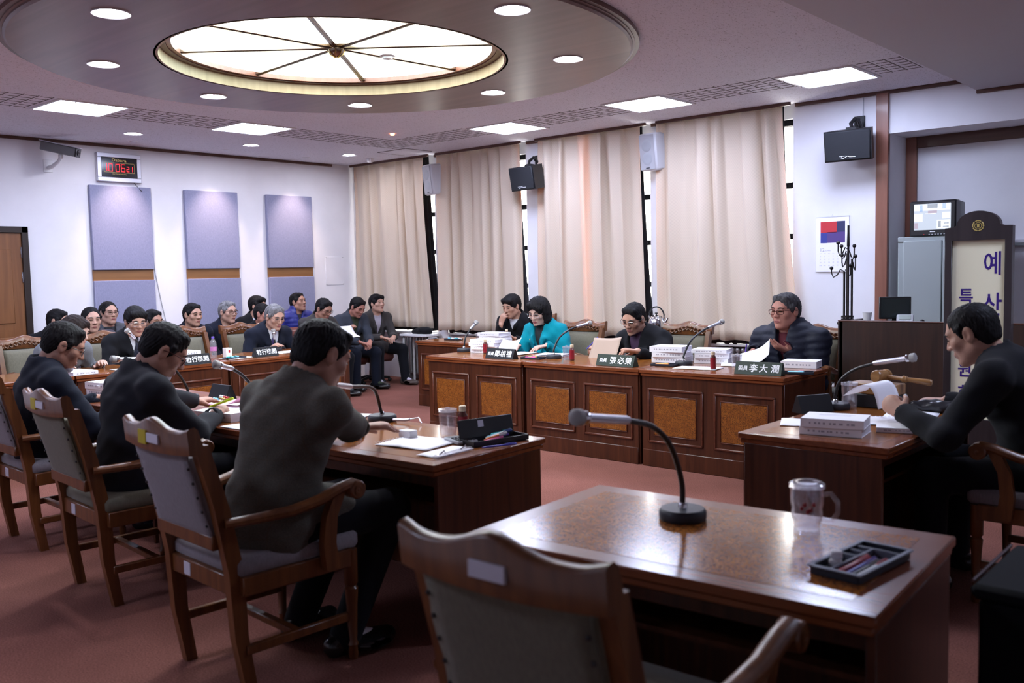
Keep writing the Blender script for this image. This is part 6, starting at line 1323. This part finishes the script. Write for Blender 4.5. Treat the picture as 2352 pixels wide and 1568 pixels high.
tag(MB().sphere((-5.80, 2.86, ZT+.03), (.03, .03, .028), 12, 8).build('pink_note_roll', 'paper_pink'), 'pink rounded paper between the tabbed documents and the dark jacket', 'paper')
sheet(-5.62, 6.44, ZT+.003, .22, .28, .1, 'open magazine lying before the woman in turquoise'); sheet(-5.70, 6.40, ZT+.055, .20, .17, .35, 'white page of the magazine lifted by the woman in turquoise', rx=.75, tilt=.15, curl=.2); sheet(-5.22, 6.44, ZT, .30, .20, .1, 'white spiral papers right of the woman in turquoise'); sheet(-5.22, 6.45, ZT+.012, .28, .19, .14, 'upper white sheet of the papers right of the woman')
o = sheet(-4.68, 6.50, .815, .30, .21, .05, 'brownish sheet held up by the man with the badge', 'paper_tan' if 'paper_tan' in M else 'paper_cream', rx=1.05, curl=.1)
sheet(-3.58, 6.16, ZT, .34, .20, .15, 'white sheet under the red bottle of the padded-coat man'); sheet(-3.45, 6.50, ZT, .22, .20, .5, 'white sheets by the right hand of the padded-coat man'); sheet(-3.33, 6.60, ZT+.06, .26, .20, .25, 'white page lifted by the man in the padded coat', tilt=-.30, rx=.55, curl=.15)
sheet(-1.93, 4.24, ZT, .14, .22, .4, 'white sheet sticking out left of the chairing man\'s documents'); sheet(-1.72, 4.45, ZT, .30, .24, .5, 'spiral bound papers before the chairing man'); sheet(-1.55, 4.72, ZT, .24, .34, .2, 'white papers under the chairing man\'s right hand')
tag(MB().tube([(-1.86+.26*k/40, 4.505+.12*k/40, ZT+.006+.005*math.cos(k*2.2)) for k in range(41)], .0012, 4).build('spiral_wire', 'white_metal'), 'spiral wire of the papers before the chairing man', 'spiral binding')
# curled page held by the chairing man
P = []
for i in range(13):
    s = i/12; a_ = -.35+s*3.0; row = []
    for j in range(7):
        v = j/6; base = V3(-1.60, 4.42, .80)+V3(.035, .20, .005)*v
        row.append(tuple(base+V3(-.17*(1-s)**1.2+.03*math.sin(s*PI), .0, .035+.105*math.sin(min(1, s*1.15)*PI*.86+.28)-.04*s)))
    P.append(row)
o = MB().grid(P).build('curled_page', 'paper', None, 180, recalc=False); md = o.modifiers.new('t', 'SOLIDIFY'); md.thickness = .0008; tag(o, 'white page curling over in the chairing man\'s left hand', 'paper', 'loose papers')
sheet(-7.62, 3.75, ZT, .26, .30, .1, 'white papers below the microphone of the man with the dotted tie'); sheet(-7.85, 5.45, ZT, .22, .32, .1, 'white papers before the grey-haired speaker'); sheet(-7.72, 4.80, ZT, .20, .30, .3, 'white sheet under the tray near the speaker\'s name board'); sheet(-7.80, 5.78, ZT, .20, .26, -.1, 'white sheets at the right end of the speaker\'s desk')
sheet(-8.92, 7.05, .80, .20, .28, .1, 'white sheet held by the bowed man with glasses', tilt=.95, curl=.15)
# ---- sundries
pen((-4.475, 2.60, .812), (-4.36, 2.68, .86), 'lime', 'lime', 'bright yellow-green highlighter in the man\'s hand', .0065, name='highlighter'); pen((-5.90, 6.50, .775), (-5.80, 6.60, .81), 'violet', 'violet', 'violet pen held by the woman in turquoise', .0045); pen((-4.95, 6.58, .80), (-4.90, 6.69, .90), 'blue', 'blue', 'blue pen held by the man with the badge', .0045); pen((-3.50, 6.74, .775), (-3.52, 6.82, .88), 'violet', 'violet', 'violet pen held by the man in the padded coat', .0045); pen((-8.12, 5.44, .765), (-8.10, 5.56, .80), 'violet', 'violet', 'violet pen in the grey-haired speaker\'s hand', .0045)
cz = thing('pencil_case', 'open black pencil case with raised lid on the tweed man\'s desk', 'case', (-2.79, 3.02, ZT), math.radians(78))
MB().box(-.15, .15, -.055, .055, 0, .006).box(-.15, .15, -.055, -.051, 0, .024).box(-.15, .15, .051, .055, 0, .024).box(-.15, -.146, -.055, .055, 0, .024).box(.146, .15, -.055, .055, 0, .024).build('tray', 'black_plastic', cz)
mb = MB(); mb.M = Matrix.Translation((0, .056, .02)) @ Matrix.Rotation(math.radians(-12), 4, 'X'); mb.box(-.15, .15, 0, .006, 0, .085, .003); lid = mb.build('lid', 'black_plastic', cz); mb2 = MB(); mb2.M = mb.M; mb2.box(-.045, -.015, -.002, .001, .045, .075); mb2.build('white_sticker', 'sticker', lid)
CM = Matrix.Translation((-2.79, 3.02, ZT)) @ Matrix.Rotation(math.radians(78), 4, 'Z')
for i, (c_, k_, a_) in enumerate((('pink_pen', 'pink_pen', .2), ('orange_pen', 'white_plastic', -.15), ('cyan_pen', 'cyan_pen', .3), ('blue', 'violet', .05), ('white_plastic', 'navy_box', -.3), ('teal_foil', 'teal_foil', .5))):
    p0 = Vector((-.10+.02*i, -.045+.016*i, .016+.006*(i % 3))); p1 = p0+Vector((.12*math.cos(a_*.5), .05*math.sin(a_), .01*((i+1) % 3)))
    pen(CM @ p0, CM @ p1, c_, k_, ['pink highlighter', 'orange and white marker', 'pale blue marker', 'blue pen', 'white and navy pen', 'shiny teal pen'][i]+' in the open pencil case', .006, 'pens in the pencil case')
pen((-2.72, 2.86, ZT+.006), (-2.66, 3.02, ZT+.006), 'blue', 'blue', 'blue pen lying in front of the pencil case', .0045)
cal = thing('calculator', 'grey desk calculator beside the red bottle on the tweed man\'s desk', 'calculator', (-2.915, 2.93, ZT), math.radians(70)); MB().box(-.05, .05, -.075, .075, 0, .016, .004).build('body', 'grey_plastic', cal); MB().box(-.042, .042, .04, .068, .0155, .0175).build('display', 'lcd', cal)
k0 = None
for i in range(5):
    for j in range(5):
        if k0 is None: k0 = MB().box(-.006, .006, -.005, .005, .0155, .020, .001).build('key', 'black_plastic', cal); k0.location = (-.035+i*.0175, -.062+j*.019, 0)
        else: c = k0.copy(); COL.objects.link(c); c.parent = cal; c.location = (-.035+i*.0175, -.062+j*.019, 0)
tag(MB().box(-3.24, -3.16, 2.845, 2.895, ZT, ZT+.035, .004).build('white_box', 'white_plastic'), 'small white box touched by the tweed man\'s fingers', 'box')
def candy(x, y, z, m_, l, grp='wrapped sweets'):
    l = {'cyan_pen': 'pale blue', 'brass': 'golden', 'white_plastic': 'white', 'red': 'red', 'teal_foil': 'teal'}[m_]+' '+l
    tag(MB().sphere((x, y, z+.009), (.012, .010, .009), 8, 6).lathe([(.004, -.011), (.010, -.024), (0, -.020)], 6, (x, y, z+.009), 'x').lathe([(.004, .011), (.010, .024), (0, .020)], 6, (x, y, z+.009), 'x').build('wrapped_sweet', m_), l, 'sweet', grp)
for i in range(9): candy(-5.11+.05*math.sin(i*2.4), 3.06+.04*math.cos(i*1.7), ZT+(.012 if i > 5 else .004), ['cyan_pen', 'brass', 'white_plastic', 'red', 'teal_foil'][i % 5], 'wrapped sweet in the pile beside the name board seen from behind', 'sweets by the name board')
tag(MB().box(-5.26, -5.02, 2.99, 3.02, ZT, ZT+.006, .002).build('violet_ruler', 'violet'), 'violet ruler lying before the wrapped sweets', 'ruler')
def tray_small(x, y, rz, l):
    t = thing('pen_tray', l, 'tray', (x, y, ZT), rz, 'small black desk trays'); MB().box(-.10, .10, -.05, .05, 0, .004).box(-.10, .10, -.05, -.046, 0, .016).box(-.10, .10, .046, .05, 0, .016).box(-.10, -.096, -.05, .05, 0, .016).box(.096, .10, -.05, .05, 0, .016).build('trough', 'tray_dark', t)
tray_small(-7.70, 4.76, PI/2, 'small dark tray on the far row left of the speaker\'s name board'); tray_small(-5.19, 6.13, .1, 'small black tray with sticky notes right of the name board of the woman'); tray_small(-3.90, 6.20, .1, 'small black tray with markers right of the green name board'); tray_small(-2.80, 6.20, .35, 'small black tray with markers right of the padded-coat man\'s board'); tray_small(-7.46, 7.42, .05, 'small black tray with sweets on the back desk')
for (bx, by, bz), lab, cols in (((-5.19, 6.13, .01), 'in the tray of the woman in turquoise', ('pink_pen', 'lime', 'orange_pen', 'cyan_pen')), ((-3.90, 6.20, .01), 'in the tray right of the green name board', ('orange_pen', 'lime', 'cyan_pen', 'pink_pen')), ((-2.80, 6.20, .01), 'in the tray of the padded-coat man', ('cyan_pen', 'white_plastic', 'pink_pen'))):
    for i, c_ in enumerate(cols): pen((bx-.07+.01*i, by-.03+.02*i, ZT+.012), (bx+.05-.01*i, by-.028+.02*i, ZT+.016), c_, c_, {'pink_pen': 'pink', 'lime': 'lime', 'orange_pen': 'orange', 'cyan_pen': 'pale blue', 'white_plastic': 'white'}[c_]+' marker '+lab, .006, 'markers in desk trays')
for i in range(6): candy(-7.52+.03*i, 7.42+.02*math.sin(i*3), .742+.008, ['cyan_pen', 'teal_foil', 'white_plastic'][i % 3], 'wrapped sweet in the tray on the back desk', 'sweets on the back desk')
for i in range(4): candy(-7.70+.02*math.sin(i*2), 4.70+.03*i, ZT+.008, ['teal_foil', 'cyan_pen'][i % 2], 'wrapped sweet in the dark tray of the far row', 'sweets in the far row')
wb2 = thing('water_bottle', 'clear plastic water bottle with violet cap in the far row', 'bottle', (-7.96, 4.70, ZT))
MB().lathe([(0, .004), (.028, 0), (.031, .006), (.031, .05), (.028, .055), (.031, .06), (.031, .13), (.026, .155), (.013, .178), (.0125, .19)], 20, cap=False).build('bottle_body', 'clear_plastic', wb2); MB().lathe([(.0315, .066), (.0315, .105)], 20, cap=False).build('label_wrap', 'water_label', wb2); MB().lathe([(.0145, .185), (.0145, .203), (0, .204)], 16).build('cap', 'cap_violet', wb2)
t = thing('paper_cup_holder', 'small white paper box with red mark beside the water bottle', 'box', (-7.88, 4.80, ZT), PI/2); MB().box(-.032, .032, -.032, .032, 0, .09, .003).build('carton', 'paper_cream', t); MB().box(-.008, .010, -.0335, -.0315, .045, .07).build('red_mark', 'red', t)
# gavel on its wooden block over a small case
tag(MB().box(-1.93, -1.66, 4.89, 5.01, ZT, .815, .004).build('black_box', 'black_plastic'), 'low black box under the gavel block', 'box')
t = thing('gavel_block', 'pale wooden sound block on the chairing man\'s desk', 'gavel block', (-1.80, 4.945, .815), math.radians(-6)); MB().box(-.125, .13, -.06, .06, 0, .058, .004).build('block', 'gavel_wood', t)
g = thing('gavel', 'turned wooden gavel lying across the sound block', 'gavel', (-1.775, 4.945, .873), math.radians(3))
mb = MB(); mb.M = Matrix.Translation((0, 0, .036)) @ Matrix.Rotation(math.radians(68), 4, 'Z'); mb.lathe([(.0, -.052), (.028, -.052), (.034, -.044), (.034, -.030), (.030, -.026), (.033, 0), (.030, .026), (.034, .030), (.034, .044), (.028, .052), (0, .052)], 22, ax='x'); mb.build('head', 'gavel_wood', g)
mb = MB(); mb.M = Matrix.Translation((0, 0, .036)) @ Matrix.Rotation(math.radians(5), 4, 'Y'); mb.lathe([(.010, .0), (.011, .10), (.016, .108), (.018, .114), (.016, .12), (.018, .126), (.012, .134), (.014, .19), (.017, .245), (.013, .252), (0, .254)], 16, ax='x'); mb.build('handle', 'gavel_wood', g)
K = Field(np.arange(-1.66, -1.30, .012), np.arange(4.84, 5.04, .012), np.arange(.735, .84, .012)); K.ell((-1.48, 4.95, .765), (.15, .06, .035), None, .02); K.cone((-1.60, 4.92, .77), (-1.38, 4.98, .775), .025, .02, .02); K.d += (.006*np.sin(K.a[0][:, None, None]*70)*np.sin(K.a[1][None, :, None]*90+K.a[2][None, None, :]*60)).astype(np.float32); K.op(lambda X, Y, Z: Z+X*0+Y*0-ZT, V3(-2, 4, .7), V3(-1, 6, ZT), .002, 's')
o = mesh_obj('black_bag', *K.mesh(), ['plastic_bag'], None, V3(-1.48, 4.95, ZT)); o.location = (-1.48, 4.95, ZT); tag(o, 'crumpled black bag behind the chairing man\'s right hand', 'bag')
K = Field(np.arange(-9.55, -9.0, .015), np.arange(8.45, 8.78, .015), np.arange(.66, .84, .015)); K.ell((-9.27, 8.62, .715), (.18, .10, .05), None, .02); K.ell((-9.20, 8.6, .73), (.13, .09, .05), None, .02); K.d += (.006*np.sin(K.a[0][:, None, None]*50)*np.sin(K.a[2][None, None, :]*60+1)).astype(np.float32)
tag(MB().box(-9.55, -9.02, 8.46, 8.74, .655, .685, .004).build('radiator_shelf', 'white_metal'), 'narrow shelf over the corner radiator', 'shelf')
o = mesh_obj('folded_coat', *K.mesh(), ['suit_black'], None, V3(-9.27, 8.62, .685)); o.location = (-9.27, 8.62, .685); tag(o, 'folded black coat lying below the corner curtain', 'coat')
for x in (-9.52, -9.05): tag(MB().box(x-.01, x+.01, 8.5, 8.52, 0, .655).box(x-.01, x+.01, 8.68, 8.7, 0, .655).box(x-.01, x+.01, 8.5, 8.7, .63, .655).build('shelf_support', 'white_metal'), ('left' if x < -9.3 else 'right')+' support of the narrow shelf over the corner radiator', 'support')
# kettle on a small stand behind the right row
t = thing('side_stand', 'small dark stand behind the chairs carrying the kettle', 'stand', (-5.47, 8.50, 0)); MB().box(-.2, .2, -.16, .16, .83, .855, .004).build('top', 'partition_wood', t)
for sx in (-1, 1):
    for sy in (-1, 1): MB().box(sx*.18-.015, sx*.18+.015, sy*.14-.015, sy*.14+.015, 0, .83, .002).build('leg', 'partition_wood', t)
kt = thing('kettle', 'shiny steel kettle with a black arched handle', 'kettle', (-5.46, 8.52, .855), .3)
MB().lathe([(0, .0), (.075, .0), (.085, .01), (.088, .05), (.08, .10), (.068, .122), (.06, .128)], 28).build('body', 'chrome', kt); MB().lathe([(.066, .122), (.06, .134), (.03, .146), (.0, .15)], 24).build('lid', 'chrome', kt); MB().lathe([(.006, .148), (.006, .158), (.018, .162), (.018, .172), (0, .174)], 14).build('lid_knob', 'black_plastic', kt)
MB().tube([(-.085*math.cos(q)*1.0, 0, .13+.105*math.sin(q)) for q in np.linspace(.0, PI, 13)], .008, 8).build('handle', 'black_plastic', kt); MB().tube([(.078, 0, .06), (.11, 0, .085), (.125, 0, .115)], [.018, .013, .011], 10).build('spout', 'chrome', kt)
for s in (-1, 1): MB().box(s*.085-.008, s*.085+.008, -.008, .008, .10, .14, .003).build('handle_lug', 'chrome', kt)
